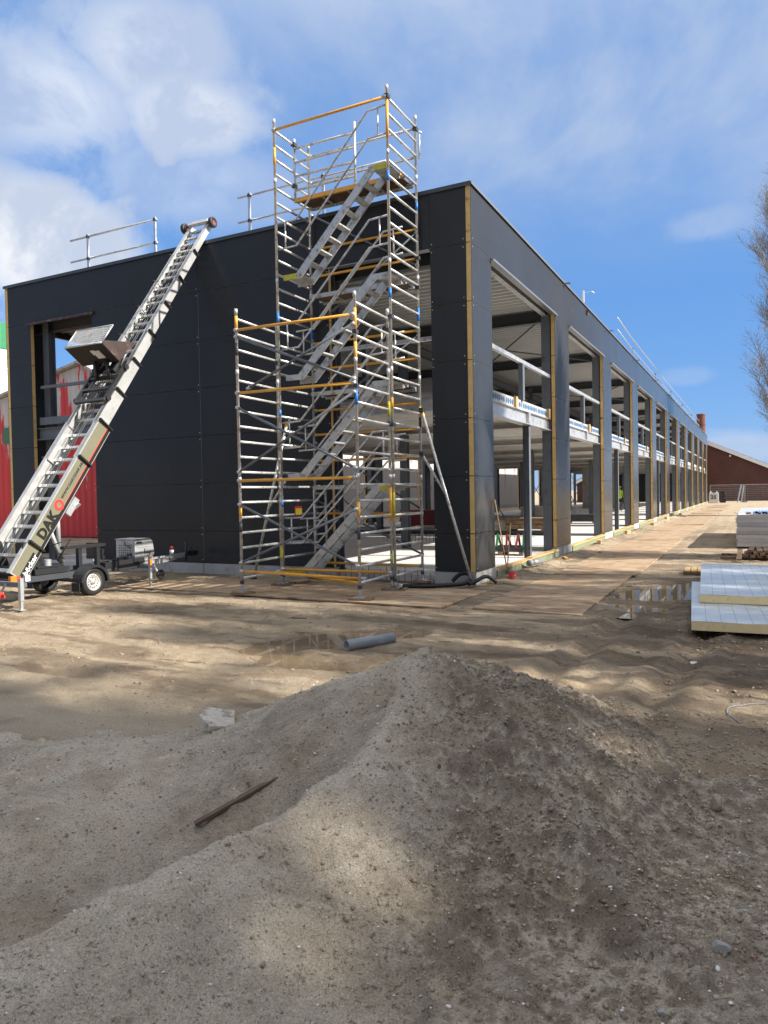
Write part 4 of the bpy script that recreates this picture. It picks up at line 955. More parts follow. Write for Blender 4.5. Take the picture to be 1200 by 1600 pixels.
for k in range(n_):
    a, c = 2 * math.pi * k / n_, 2 * math.pi * (k + 1) / n_
    q = [hp(1.335 + r * math.cos(w), xs + .0045, -.135 + r * math.sin(w)) for r, w in ((.045, a), (.092, a), (.092, c), (.045, c))]
    ring.prism(q, (.0012, 0, 0))
ring.build('red_ring_emblem', M['redfilm'], hoist)
# head with rubber wheels on the roof edge
t = tz(7.30)
b = MB(); b.tube([hp(t, -.34, .02), hp(t, .34, .02)], .022, 8); b.build('head_axle', M['steeldark'], hoist, True)
b = MB(); b.beam(hp(t + .02, -.25, .05), hp(t + .02, .25, .05), .10, .06, up=NRM); b.beam(hp(t - .18, -.27, -.03), hp(t - .18, .27, -.03), .03, .03, up=NRM); b.build('head_frame', M['galv'], hoist)
for x in (-.39, .36):
    w = MB(); c = hp(t, x, .0); w.lathe([(.05, -.04), (.085, -.045), (.108, -.032), (.112, 0), (.108, .032), (.085, .045), (.05, .04), (.05, -.04)], c, 'X', 24)
    o = w.build('guide_wheel', M['black'], hoist, True)
    w = MB(); w.lathe([(.05, .036), (.032, .030), (0, .034)], c, 'X', 18); w.build('wheel_hub', mat('faded_red_hub', (.22, .05, .05), .6, var=.2, vscale=20), o, True)
# carriage with tipping tray and mesh guard
X0, X1 = -6.62, -5.70
prof = [(-2.86, 4.27), (-2.49, 4.02), (-2.06, 4.42)]
def tray():
    b = MB(); th = .012
    b.prism([(X0, -2.86, 4.27), (X0, -2.49, 4.02), (X0, -2.48, 4.035), (X0, -2.85, 4.285)], (X1 - X0, 0, 0)); o = b.build('tray', M['rust'], hoist)
    b = MB(); b.prism([(X0, -2.49, 4.02), (X0, -2.06, 4.42), (X0, -2.07, 4.432), (X0, -2.50, 4.035)], (X1 - X0, 0, 0)); b.build('tray_floor', M['rustpale'], o)
    for x in (X0 - .006, X1 - .006):
        b = MB(); b.prism([(x, -2.86, 4.28), (x, -2.49, 4.03), (x, -2.06, 4.43), (x, -2.80, 4.335)], (.012, 0, 0)); b.build('tray_side', M['rustpale'], o)
    b = MB(); b.tube([(X0, -2.87, 4.285), (X1, -2.87, 4.285)], .016, 8); b.build('tray_rim', M['galv'], o, True)
    a, c = Vector((0, -2.85, 4.30)), Vector((0, -2.60, 4.64)); g = MB()
    for u, v in ((a, a), (c, c)): g.tube([(X0, u.y, u.z), (X1, u.y, u.z)], .012, 6)
    for x in (X0, X1): g.tube([(x, a.y, a.z), (x, c.y, c.z)], .012, 6)
    gf = g.build('guard_frame', M['galv'], hoist, True); g = MB()
    for k in range(1, 26): x = X0 + (X1 - X0) * k / 26; g.tube([(x, a.y, a.z), (x, c.y, c.z)], .0042, 4)
    for k in range(1, 7): q = a.lerp(c, k / 7); g.tube([(X0, q.y, q.z), (X1, q.y, q.z)], .0035, 4)
    g.build('guard_mesh', M['galv'], gf)
    m = (Vector((0, -2.86, 4.27)) + Vector((0, -2.49, 4.02))) / 2; b = MB(); b.obox((-5.98, m.y - .006, m.z - .008), (.085, 0, 0), (0, .075, -.05), (0, .002, .003)); b.obox((-6.06, m.y - .045, m.z + .025), (.05, 0, 0), (0, .045, -.03), (0, .002, .003)); b.build('worn_sticker', M['white'], o)
tray()
def carriage():
    b = MB(); tc = tz(3.62)
    for x in (-.36, .36): b.beam(hp(tc - .45, x, .07), hp(tc + .42, x, .07), .05, .07, up=NRM)
    for t in (-.42, -.15, .12, .38): b.beam(hp(tc + t, -.36, .07), hp(tc + t, .36, .07), .06, .05, up=NRM)
    o = b.build('carriage', M['blackpaint'], hoist)
    for t in (-.38, .35):
        for x in (-.40, .40): w = MB(); w.lathe([(0, -.02), (.05, -.02), (.05, .02), (0, .02)], hp(tc + t, x, .06), 'X', 14); w.build('roller', M['black'], o)
    b = MB(); b.tube([hp(tc + .1, -.15, .1), (HX - .15, -2.55, 4.05)], .03, 8); b.tube([hp(tc + .1, .15, .1), (HX + .15, -2.55, 4.05)], .03, 8); b.build('tilt_arm', M['blackpaint'], o, True)
    b = MB(); b.beam(hp(tc + .2, .2, .12), hp(tc + .52, .2, .14), .14, .1, up=NRM); b.build('catch_box', M['blackpaint'], o); b = MB(); b.beam(hp(tc + .22, -.18, .12), hp(tc + .45, -.18, .12), .12, .09, up=NRM); b.build('catch_box', M['blackpaint'], o)
    b = MB(); b.tube([hp(tc + .35, .30, .1), hp(tc + .75, .34, .18), hp(tc + .80, .1, .18)], .012, 6); b.build('release_lever', M['galv'], o, True)
carriage()
# clamp and ram on the underside near the foot
b = MB(); b.beam(hp(1.30, .40, -.36), hp(1.62, .40, -.36), .05, .11, up=NRM); b.beam(hp(1.36, .30, -.42), hp(1.56, .46, -.42), .04, .05, up=NRM); b.build('stop_clamp', M['galv'], hoist)
b = MB(); b.tube([hp(1.1, .1, -.33), (HX + .1, -3.55, .55)], .035, 10); b.tube([hp(1.7, -.1, -.33), (HX - .1, -3.45, .55)], .035, 10); b.build('lifting_ram', M['galv'], hoist, True)
b = MB(); b.tube([hp(.7, .40, -.36), hp(.95, .52, -.55), (HX + .42, -3.9, .62), (HX + .3, -3.7, .52)], .012, 6); b.build('hydraulic_hose', M['black'], hoist, True)
# chassis
FX0, FX1 = -6.48, -5.66
def chassis():
    b = MB()
    for x in (FX0, FX1): b.box(x - .035, x + .035, -4.75, -2.2, .33, .42)
    for y in (-4.7, -4.0, -3.4, -2.75, -2.2): b.box(FX0 + .035, FX1 - .035, y - .03, y + .03, .345, .405)
    c = b.build('chassis', M['steeldark'], hoist)
    b = MB(); b.beam((FX0, -2.2, .375), (HX - .03, -.85, .40), .06, .09); b.beam((FX1, -2.2, .375), (HX + .03, -.85, .40), .06, .09); b.beam((HX, -.95, .41), (HX, -.35, .43), .07, .08); b.build('drawbar', M['galv'], hoist)
    b = MB(); b.beam((HX, -.52, .44), (HX, -.24, .44), .09, .10); b.tube([(HX, -.45, .48), (HX, -.32, .62)], .016, 6); b.lathe([(0, .06), (.045, .04), (.05, 0), (.03, -.04), (0, -.05)], (HX, -.22, .44), 'Z', 12); b.build('tow_coupling', M['black'], hoist)
    b = MB(); b.tube([(HX + .1, -.62, .30), (HX + .1, -.62, .70)], .022, 8); b.build('jockey_post', M['blackpaint'], hoist, True)
    b = MB(); b.tube([(HX + .08, -1.0, .46), (HX + .08, -1.0, .56)], .045, 10); b.lathe([(0, .0), (.035, .0), (.035, .04), (0, .05)], (HX + .08, -1.0, .58), 'Z', 10, 1); b.build('brake_unit', [M['galv'], M['red']], hoist, True)
    b = MB(); b.lathe([(.05, -.02), (.085, -.022), (.095, 0), (.085, .022), (.05, .02), (.0, .012)], (-5.55, -1.78, .17), 'X', 20); jw = b.build('jockey_wheel', M['black'], hoist, True)
    b = MB(); b.beam((-5.60, -1.78, .17), (-5.75, -1.78, .40), .03, .03); b.build('wheel_fork', M['galv'], jw)
    b = MB(); b.box(FX0 + .05, FX1 - .05, -4.45, -3.75, .425, .56); b.build('turntable_base', M['blackpaint'], hoist)
    b = MB(); b.box(FX1 - .12, FX1 + .05, -4.35, -3.72, .43, .52); b.box(FX1 - .14, FX1 + .02, -4.28, -3.9, .525, .55); b.build('side_locker', M['blackpaint'], hoist)
    b = MB(); b.lathe([(0, .1), (.055, .1), (.055, 0), (0, 0)], (FX1 - .05, -4.05, .55), 'Z', 14); b.build('filter_can', M['galv'], hoist)
    for sx in (-1, 1): 
        b = MB(); b.prism([(HX + sx * .36, -4.55, .40), (HX + sx * .36, -4.15, .40), (HX + sx * .36, -4.32, .95), (HX + sx * .36, -4.48, .95)], (sx * .03, 0, 0)); b.build('pivot_cheek', M['blackpaint'], hoist)
    # rest frame
    b = MB()
    for y in (-3.42, -3.05): b.box(FX1 - .12, FX1 - .05, y - .035, y + .035, .42, .78)
    b.box(FX1 - .13, FX1 - .04, -3.75, -2.85, .78, .83); b.box(FX1 - .5, FX1 - .1, -2.92, -2.86, .55, .83); b.build('rest_frame', M['blackpaint'], hoist)
    b = MB(); b.beam((FX1 - .05, -3.0, .45), (FX1 - .05, -2.1, .47), .2, .10); b.tube([(FX1 + .02, -2.9, .50), (FX1 + .0, -2.55, .56), (FX1 - .05, -2.4, .50)], .03, 6); b.build('battery_tray', M['blackpaint'], hoist)
chassis()
M['rim'] = mat('wheel_rim', (.42, .42, .40), .5, metal=.2, var=.15, vscale=9, dark=(.22, .18, .14), dscale=12, damt=.2)
def road_wheel(x, out):
    w = MB(); c = (x, -3.40, .235)
    w.lathe([(.150, -.075 * out), (.19, -.085 * out), (.225, -.075 * out), (.235, -.045 * out), (.237, 0), (.235, .045 * out), (.225, .075 * out), (.19, .085 * out), (.150, .075 * out)][::out], c, 'X', 40)
    o = w.build('tyre', M['black'], hoist, True)
    w = MB(); w.lathe([(.152, .074 * out), (.150, .05 * out), (.132, .035 * out), (.118, .048 * out), (.080, .052 * out), (.060, .030 * out), (.048, .030 * out), (.04, .062 * out), (0, .064 * out)][::out], c, 'X', 40); r = w.build('rim', M['rim'], o, True)
    for k in range(14):
        a = 2 * math.pi * k / 14; h = MB(); h.lathe([(0, .0545 * out), (.0085, .0545 * out), (.0085, .045 * out)][::out], (x, -3.40 + .100 * math.cos(a), .235 + .100 * math.sin(a)), 'X', 8); h.build('vent_hole', M['black'], r)
    for k in range(5):
        a = 2 * math.pi * k / 5 + .3; h = MB(); h.lathe([(0, .045 * out), (.009, .045 * out), (.009, .028 * out)][::out], (x, -3.40 + .055 * math.cos(a), .235 + .055 * math.sin(a)), 'X', 6); h.build('wheel_nut', M['steeldark'], r)
    f = MB(); n = 14; R0, R1 = .275, .287
    for k in range(n):
        a, c2 = math.pi * (-.02 + 1.0 * k / n), math.pi * (-.02 + 1.0 * (k + 1) / n)
        q = [(x - .11, -3.40 + r * math.cos(w_), .225 + r * math.sin(w_)) for r, w_ in ((R0, a), (R1, a), (R1, c2), (R0, c2))]; f.prism(q, (.22, 0, 0))
        q = [(x + out * .11, -3.40 + r * math.cos(w_), .225 + r * math.sin(w_)) for r, w_ in ((R0 - .03, a), (R1, a), (R1, c2), (R0 - .03, c2))]; f.prism(q, (out * .008, 0, 0))
    fd = f.build('mudguard', M['blackpaint'], hoist, False)
    b = MB(); b.box(x - .08, x + .10, -3.72, -3.705, .10, .24); b.build('mud_flap', M['black'], fd)
road_wheel(-5.50, 1); road_wheel(-6.64, -1)
b = MB(); b.tube([(-6.6, -3.40, .235), (-5.55, -3.40, .235)], .032, 8); b.build('axle', M['steeldark'], hoist, True)
def leg(x, y, z1, w=.055):
    zg = float(ground_h(np.array([x]), np.array([y]))[0])
    b = MB(); b.box(x - w / 2, x + w / 2, y - w / 2, y + w / 2, .14, z1); o = b.build('support_leg', M['galv'], hoist)
    b = MB(); b.box(x - .018, x + .018, y - .018, y + .018, zg + .01, .15); b.box(x - .05, x + .05, y - .05, y + .05, zg, zg + .014); b.build('leg_foot', M['galv'], o)
    return o
leg(-5.16, -4.93, .47); l2 = leg(-5.36, -2.22, .58, .045); leg(-6.95, -4.93, .47); leg(-6.8, -2.22, .58, .045)
b = MB(); b.tube([(-5.36, -2.22, .58), (-5.36, -2.22, .62), (-5.36, -2.34, .62), (-5.36, -2.34, .70)], .010, 6); b.build('crank_handle', M['blackpaint'], l2, True)
b = MB(); b.box(-5.386, -5.380, -2.245, -2.20, .40, .50); b.box(-5.34, -5.334, -2.245, -2.195, .40, .50); b.build('red_reflector', M['amber'], l2)
for p_, q_, w_ in (((FX0 - .4, -2.22, .36), (FX1 + .28, -2.22, .36), .06), ((FX0 - .4, -4.85, .36), (FX1 + .48, -4.85, .36), .07), ((FX1 + .05, -4.62, .38), (FX1 + .46, -4.88, .20), .05)):
    b = MB(); b.beam(p_, q_, w_, w_); b.build('outrigger_beam', M['steel'], hoist)
b = MB(); b.box(-5.62, -5.56, -4.80, -4.70, .36, .46); b.build('tail_light', M['amber'], hoist); b = MB(); b.box(-5.62, -5.565, -4.69, -4.63, .36, .45); b.build('tail_light', M['redfilm'], hoist); b = MB(); b.box(-5.62, -5.57, -4.55, -4.47, .36, .45); b.build('number_plate_light', M['white'], hoist)
b = MB(); b.prism([(-5.55, -5.03, .16), (-5.55, -4.90, .16), (-5.55, -4.965, .28)], (.012, 0, 0)); b.build('red_reflector', M['redfilm'], hoist); b = MB(); b.beam((-5.54, -4.965, .26), (-5.54, -4.9, .37), .012, .03); b.build('reflector_bracket', M['steeldark'], hoist)
def engine_box():
    b = MB(); x0, x1 = -6.18, -5.70; pts = [(-2.24, .44), (-1.82, .44), (-1.76, .58), (-1.80, .80), (-1.86, .84), (-2.24, .84)]
    b.prism([(x0, y, z) for y, z in pts], (x1 - x0, 0, 0)); o = b.build('engine_box', M['galv'], hoist)
    bv = o.modifiers.new('folded_edges', 'BEVEL'); bv.width = .014; bv.segments = 2
    b = MB(); b.box(x0 - .01, x1 + .012, -2.25, -1.86, .842, .852); b.build('box_lid', M['galv'], o)
    b = MB(); b.box(x1 + .002, x1 + .012, -2.20, -2.08, .77, .80); b.build('lid_handle', M['black'], o)
    for k in range(3): b = MB(); b.box(x1 - .001, x1 + .006, -2.2, -1.84, .52 + .09 * k, .532 + .09 * k); b.build('pressed_rib', M['galv'], o)
    b = MB()
    for i in range(7):
        for j in range(6): b.lathe([(0, .003), (.012, .003), (.012, 0)], (x0 + .09 + .05 * i, -2.242, .51 + .045 * j), 'Y', 6)
    b.v = [(x, 2 * -2.242 - y, z) for x, y, z in b.v]; b.build('vent_holes', M['black'], o, kind='stuff')
    b = MB(); b.tube([(x1 - .25, -2.25, .80), (x1 - .20, -2.29, .76), (x1 - .05, -2.29, .70), (x1 - .02, -2.30, .50)], .011, 6); b.build('control_cable', M['black'], o, True)
    b = MB(); b.box(x1 - .12, x1 + .03, -2.42, -2.27, .44, .54); b.lathe([(0, .07), (.04, .07), (.04, 0)], (x1 - .04, -2.35, .54), 'Z', 12); b.build('hydraulic_pump', M['steeldark'], o)
engine_box()
for x, y, lb in ((-5.36, -2.22, 'weathered red-ended timber packing under the front trailer leg'),):
    zg = float(ground_h(np.array([x]), np.array([y]))[0])
    b = MB(); b.obox((x + .10, y, zg + .006), (.34, .05, 0), (-.015, .10, 0), (0, 0, .009)); o = b.build('timber_pad', M['timberold']); tag(o, lb, 'timber pad')

# ------------------------------------------------------------ things lying about
def gz_(x, y): return float(ground_h(np.array([x]), np.array([y]))[0])
def steel_pipe():
    a, c = Vector((.56, -5.42, .045)), Vector((.86, -4.95, .062)); d = (c - a).normalized(); b = MB(); n = 28
    x = d.cross(Vector((0, 0, 1))).normalized(); y = x.cross(d); ro, ri = .062, .055
    rg = lambda q, r: [q + (x * math.cos(2 * math.pi * j / n) + y * math.sin(2 * math.pi * j / n)) * r for j in range(n)]
    vs = rg(a, ro) + rg(c, ro) + rg(a, ri) + rg(c, ri); fs = []
    for j in range(n):
        k = (j + 1) % n; fs += [(j, k, n + k, n + j), (2 * n + k, 2 * n + j, 3 * n + j, 3 * n + k), (k, j, 2 * n + j, 2 * n + k), (n + j, n + k, 3 * n + k, 3 * n + j)]
    b.add(vs, fs); o = b.build('pipe_offcut', M['pvc'], None, True); tag(o, 'short grey pipe lying across the puddle behind the sand heap', 'pipe')
steel_pipe()
def hose():
    pts = [(-.95, -.98, .052), (-.6, -.92, .052), (-.25, -.66, .055), (-.02, -.42, .058), (.02, -.24, .14), (-.10, -.16, .22), (-.26, -.16, .18), (-.36, -.20, .06)]
    def smooth(P, it=3):
        P = [Vector(q) for q in P]
        for _ in range(it):
            Q = [P[0]]
            for a, c in zip(P[:-1], P[1:]): Q += [a.lerp(c, .25), a.lerp(c, .75)]
            P = Q + [P[-1]]
        return P
    t = thing('drain_hose', 'black ribbed drain hose curling round the foot of the corner pier', 'hose', (-.3, -.5, 0))
    P = smooth(pts); b = MB(); b.tube(P, [.034 + .004 * (i % 2) for i in range(len(P))], 10); b.build('hose_coil', M['black'], t, True)
    P = smooth([(.02, -.42, .055), (.10, -.26, .09), (.20, -.10, .17), (.29, -.02, .12), (.36, .02, .04)]); b = MB(); b.tube(P, .033, 10); b.build('hose_tail', M['black'], t, True)
    b = MB(); b.tube([(-1.01, -.985, .053), (-.93, -.98, .053)], .037, 12); b.build('hose_end', M['galv'], t, True)
hose()
def broom(label, foot, tip, head):
    t = thing('broom', label, 'broom', foot, None); f, p = Vector(foot), Vector(tip)
    b = MB(); b.tube([f, p], .012, 8); b.build('handle', M['timber'], t, True)
    h = MB(); c = f + Vector((.0, 0, .02))
    if head:
        pts = [(-.12, -.02), (.12, -.02), (.10, .03), (-.10, .03)]
        h.prism([c + Vector((.05, u, w)) for u, w in pts], (.05, 0, .01)); o = h.build('head', M['red'], t)
        k = MB()
        for i in range(16):
            for j in range(3): u = -.11 + .22 * i / 15; k.tube([c + Vector((.06 + .015 * j, u, -.02)), c + Vector((.08 + .03 * j, u * 1.25, -.085))], .006, 4)
        k.build('bristles', M['red'], o)
    else:
        h.prism([c + Vector((0, -.07, -.02)), c + Vector((0, .07, -.02)), c + Vector((.01, .05, .10)), c + Vector((.01, -.05, .10))], (.015, 0, 0)); h.build('head', M['steeldark'], t)
broom('red broom with long wooden handle leaning against the corner pier', (.27, .95, .085), (.02, 1.0, 1.45), True)
broom('wooden-handled shovel leaning between the red broom and the slab edge', (.22, 1.05, .085), (.03, 1.92, .96), False)
def small_pipe():
    b = MB(); b.tube([(.20, 2.75, .12), (.30, 3.15, .13)], .055, 16); b.tube([(.175, 2.66, .12), (.20, 2.76, .12)], .064, 16)
    tag(b.build('pipe_fitting', M['pvc'], None, True), 'grey plastic pipe fitting in the rubble at the foot of the slab edge', 'pipe')
small_pipe()
def packing(label, c, s, rz, m, name='timber_offcut'):
    b = MB(); b.box(-s[0], s[0], -s[1], s[1], -s[2], s[2]); o = b.build(name, m); o.location = (c[0], c[1], max(gz_(c[0], c[1]), .0) + s[2] * .85 + c[2]); o.rotation_euler = (.03, .05, rz); tag(o, label, 'timber')
packing('pale timber offcut in the rubble below the second pier', (.40, 4.9, .0), (.04, .14, .025), .5, M['timber'])
packing('pale timber block beside the slab edge below the third bay', (.34, 9.3, .0), (.05, .22, .05), .15, M['timber'])
packing('yellow foam offcut at the foot of the corner pier', (.20, .30, .0), (.04, .05, .025), .7, M['foam'], 'foam_offcut')
packing('pale timber block against the slab edge of the fourth bay', (.32, 14.6, .0), (.05, .16, .06), -.2, M['timber'])
packing('pale timber block against the slab edge of the fifth bay', (.36, 21.2, .0), (.06, .3, .06), .1, M['timber'])
packing('pale timber block against the slab edge of the sixth bay', (.36, 27.0, .0), (.06, .3, .07), -.1, M['timber'])
packing('pale timber block against the slab edge of the seventh bay', (.38, 34.0, .0), (.06, .4, .07), .1, M['timber'])
def cord():
    pts = [(4.36, -5.9, 0), (4.24, -5.98, 0), (4.12, -6.12, 0), (4.10, -6.25, 0), (4.20, -6.40, 0)]; P = [Vector(q) for q in pts]
    for _ in range(2):
        Q = [P[0]]
        for a, c in zip(P[:-1], P[1:]): Q += [a.lerp(c, .25), a.lerp(c, .75)]
        P = Q + [P[-1]]
    for q in P: q.z = gz_(q.x, q.y) + .008
    b = MB(); b.tube(P, .0035, 6); tag(b.build('cable_scrap', M['pvc'], None, True), 'thin white cable scrap curled on the soil at the right edge', 'cable')
cord()

# ---- insulation boards
def insulation_board(label, c, w, l, th, rz, z):
    t = thing('insulation_board', label, 'insulation board', (c[0], c[1], z), 'insulation boards')
    t.rotation_euler = (0, 0, rz)
    def loc(me, name, m=None):
        o = bpy.data.objects.new(name, me); COL.objects.link(o); o.parent = t; return o
    b = MB(); b.box(0, w, 0, l, 0, th - .003); loc(b.mesh('foam_core', M['pir']), 'foam_core')
    n, m_ = 30, 30; vs = []; fs = []
    for j in range(m_ + 1):
        for i in range(n + 1):
            x, y = w * i / n, l * j / m_; vs.append((x, y, th + .003 * math.sin(x * 9 + y * 3) * math.sin(y * 5.3 + x * 2)))
    for j in range(m_):
        for i in range(n): a = j * (n + 1) + i; fs.append((a, a + 1, a + n + 2, a + n + 1))
    b = MB(); b.add(vs, fs); foil = loc(b.mesh('foil_facing', M['foil'], True), 'foil_facing')
    b = MB(); x = .15
    def strip(x0, x1, y0, y1):
        k = 30; 
        for j in range(k):
            for (u0, u1, v0, v1) in (((x0, x1, y0 + (y1 - y0) * j / k, y0 + (y1 - y0) * (j + 1) / k),) if y1 - y0 > x1 - x0 else ((x0 + (x1 - x0) * j / k, x0 + (x1 - x0) * (j + 1) / k, y0, y1),)):
                f = lambda p, q: th + .003 * math.sin(p * 9 + q * 3) * math.sin(q * 5.3 + p * 2) + .0025
                b.add([(u0, v0, f(u0, v0)), (u1, v0, f(u1, v0)), (u1, v1, f(u1, v1)), (u0, v1, f(u0, v1))], [(0, 1, 2, 3)])
    while x < w: strip(x - .003, x + .003, .01, l - .01); x += .15
    y = .3
    while y < l: strip(.01, w - .01, y - .003, y + .003); y += .3
    y = .05
    while y < l: strip(.01, w - .01, y - .0014, y + .0014); y += .05
    o = bpy.data.objects.new('printed_grid', b.mesh('printed_grid', M['foilline'])); COL.objects.link(o); o.parent = foil; o['kind'] = 'stuff'
insulation_board('lower of the two foil-faced insulation boards at the right edge', (3.67, -3.32), 1.5, 3.6, .10, R_(4), .055)
insulation_board('upper of the two foil-faced insulation boards at the right edge', (3.67, -1.95), 1.5, 4.0, .10, R_(3.2), .162)
for i, (y, lb) in enumerate(((-2.9, 'timber bearer under the near end of the lower insulation board'), (-.6, 'timber bearer under the far end of the lower insulation board'))):
    b = MB(); b.box(3.75, 5.1, y - .04, y + .04, gz_(4.2, y) - .03, .052); tag(b.build('timber_bearer', M['timberold']), lb, 'timber')
for i, (y, lb) in enumerate(((.9, 'timber bearer carrying the far end of the upper insulation board'),)):
    b = MB(); b.box(3.75, 5.1, y - .04, y + .04, gz_(4.2, y) - .03, .159); tag(b.build('timber_bearer', M['timberold']), lb, 'timber')

# ---- stack of sheet-metal panels with clutter on top
def panel_stack():
    n = 8; th = .10
    for i in range(n):
        b = MB(); y0 = 9.1 + .03 * math.sin(i * 2.7); x0 = 3.86 + .02 * math.sin(i * 1.9); z0 = .05 + i * .104
        b.box(x0, x0 + 1.2, y0, y0 + 7.0, z0, z0 + .014); b.box(x0 + .012, x0 + 1.19, y0 + .012, y0 + 6.99, z0 + .0142, z0 + .086, 1); b.box(x0, x0 + 1.2, y0, y0 + 7.0, z0 + .0862, z0 + .10)
        ordn = ['', 'second', 'third', 'fourth', 'fifth', 'sixth', 'seventh', ''][i]; lab = 'topmost light grey cladding panel of the stack at the right' if i == n - 1 else ('lowest light grey cladding panel of the stack at the right' if i == 0 else ordn + ' light grey cladding panel from the bottom of the stack at the right')
        tag(b.build('stacked_panel', [M['stackpanel'], M['foam' if i % 3 == 9 else 'stackpanel']]), lab, 'panel', 'stacked cladding panels')
    for y in (9.6, 12.5, 15.4):
        b = MB(); b.box(3.85, 5.1, y, y + .1, -.03, .048); tag(b.build('stack_bearer', M['timberold']), {9.6: 'near', 12.5: 'middle', 15.4: 'far'}[y] + ' timber bearer under the stack of grey panels', 'timber')
    zt = .05 + n * .104
    t = MB(); pts = []
    for j in range(7):
        for i in range(9): pts.append((4.25 + .075 * i, 9.25 + .09 * j, zt + .03 + .07 * abs(math.sin(i * 1.3 + j * .7)) + .02 * math.sin(i * 3 + j * 5)))
    fs = [(j * 9 + i, j * 9 + i + 1, j * 9 + i + 10, j * 9 + i + 9) for j in range(6) for i in range(8)]
    m0 = len(pts); t.add(pts + [(x, y, z - .015) for x, y, z in pts], fs + [tuple(m0 + q for q in reversed(f)) for f in fs]); o = t.build('plastic_sheet', M['tarp'], None, True); o.location.z = -.015; tag(o, 'crumpled blue plastic sheet on top of the grey panel stack', 'plastic sheet')
    for k, (x, y, l, a, m, lb, ct) in enumerate(((3.98, 9.3, .2, .5, 'white', 'white offcut at the near left corner of the panel stack', 'offcut'), (4.12, 9.55, .22, 1.2, 'steeldark', 'dark metal offcut beside the blue sheet on the panel stack', 'offcut'), (3.95, 10.0, .3, .2, 'white', 'white strip lying along the panel stack behind the corner offcut', 'offcut'), (4.15, 10.3, .25, 2.2, 'timber', 'small timber offcut on the panel stack behind the blue sheet', 'offcut'))):
        b = MB(); b.obox((x, y, zt + .016), (l / 2 * math.cos(a), l / 2 * math.sin(a), 0), (-.03 * math.sin(a), .03 * math.cos(a), 0), (0, 0, .018)); tag(b.build('offcut', M[m]), lb, ct)
panel_stack()
# ---- heap of short planks on a bearer
def planks():
    g = random.Random(3); lay = [(4, 0), (4, 1), (3, 2)]
    k = 0
    for n, l in lay:
        for i in range(n):
            x = 4.13 + .13 * i + .05 * l + g.uniform(-.015, .015); y0 = 5.75 + g.uniform(-.12, .12); z = .092 + .056 * l
            b = MB(); b.obox((x, y0 + .6, z), (.052, g.uniform(-.004, .004), 0), (g.uniform(-.03, .03), .6, 0), (0, 0, .0265))
            place = {0: 'bottom', 1: 'middle', 2: 'top'}[l]; nth = ['leftmost', 'second', 'third', 'rightmost'][i] if n == 4 else ['left', 'middle', 'right'][i]
            tag(b.build('short_plank', M['timberold']), f'short brown plank, {nth} in the {place} layer of the plank heap', 'plank', 'heap of short planks'); k += 1
    for y, lb in ((5.95, 'near bearer under the heap of short planks'), (6.75, 'far bearer under the heap of short planks')):
        b = MB(); b.box(3.6, 4.75, y - .05, y + .05, -.02, .064); tag(b.build('plank_bearer', M['timberold']), lb, 'timber')
    b = MB(); b.beam((3.98, 5.35, .045), (4.00, 5.85, .235), .10, .03); tag(b.build('leaning_plank', M['timberold']), 'single plank leaning against the near end of the plank heap', 'plank')
planks()
def cable_reel():
    t = thing('timber_pallet', 'broken corner of an orange-brown timber pallet beside the puddle', 'pallet', (3.3, 2.7, 0)); z = -.005
    for i, (x0, x1, y0, y1) in enumerate(((3.12, 3.56, 2.38, 2.50), (3.10, 3.55, 2.70, 2.82), (3.14, 3.50, 3.02, 3.14))):
        b = MB(); b.box(x0, x1, y0, y1, z, z + .07); b.build('bearer', M['timberold'], t)
    for i in range(4):
        b = MB(); y = .02 * i; b.obox((3.17 + .11 * i, 2.76 + y, z + .083), (.048, .006, 0), (-.02, .40, 0), (0, 0, .011)); b.build('deck_board', M['timber'], t)
cable_reel()
def litter(label, x, y, s):
    b = MB(); z = gz_(x, y); pts = [(x + s * math.cos(a) * (1 + .3 * math.sin(3 * a)), y + s * .6 * math.sin(a), z + .004 + .012 * math.sin(2 * a + 1)) for a in [i * .7 for i in range(9)]]
    b.add([(x, y, z + .022)] + pts, [(0, i + 1, (i + 1) % 9 + 1) for i in range(9)]); tag(b.build('plastic_scrap', M['white']), label, 'scrap')
litter('crumpled white plastic scrap on the dark soil before the insulation boards', 3.78, -4.55, .05)

# ---- bundle on the ground floor slab inside the corner bay
def bundle():
    t = thing('strapped_bundle', 'dark bundle of steel sections with coloured lifting straps on the floor slab', 'bundle', (-.65, 4.6, .105))
    for i in range(4): b = MB(); b.box(-1.15, -.40, 4.42 + .11 * i, 4.52 + .11 * i, .19, .30 + .02 * (i % 2)); b.build('steel_section', M['steeldark'], t)
    for x in (-1.0, -.5): b = MB(); b.box(x - .05, x + .05, 4.38, 4.9, .105, .19); b.build('timber_bearer', M['timberold'], t)
    for x, m, dx in ((-1.10, 'greenstrap', -.03), (-.85, 'redstrap', -.06), (-.65, 'redstrap', .02), (-.45, 'greenstrap', -.05)):
        b = MB(); b.beam((x, 4.40, .19), (x + dx, 4.64, .60), .05, .012, up=(0, 1, 0)); b.beam((x + dx, 4.64, .60), (x, 4.88, .19), .05, .012, up=(0, 1, 0)); b.build('lifting_strap', M[m], t)
M['greenstrap'] = mat('green_strap', (.03, .16, .06), .7, var=.1); M['redstrap'] = mat('red_strap', (.22, .03, .04), .7, var=.1)
bundle()

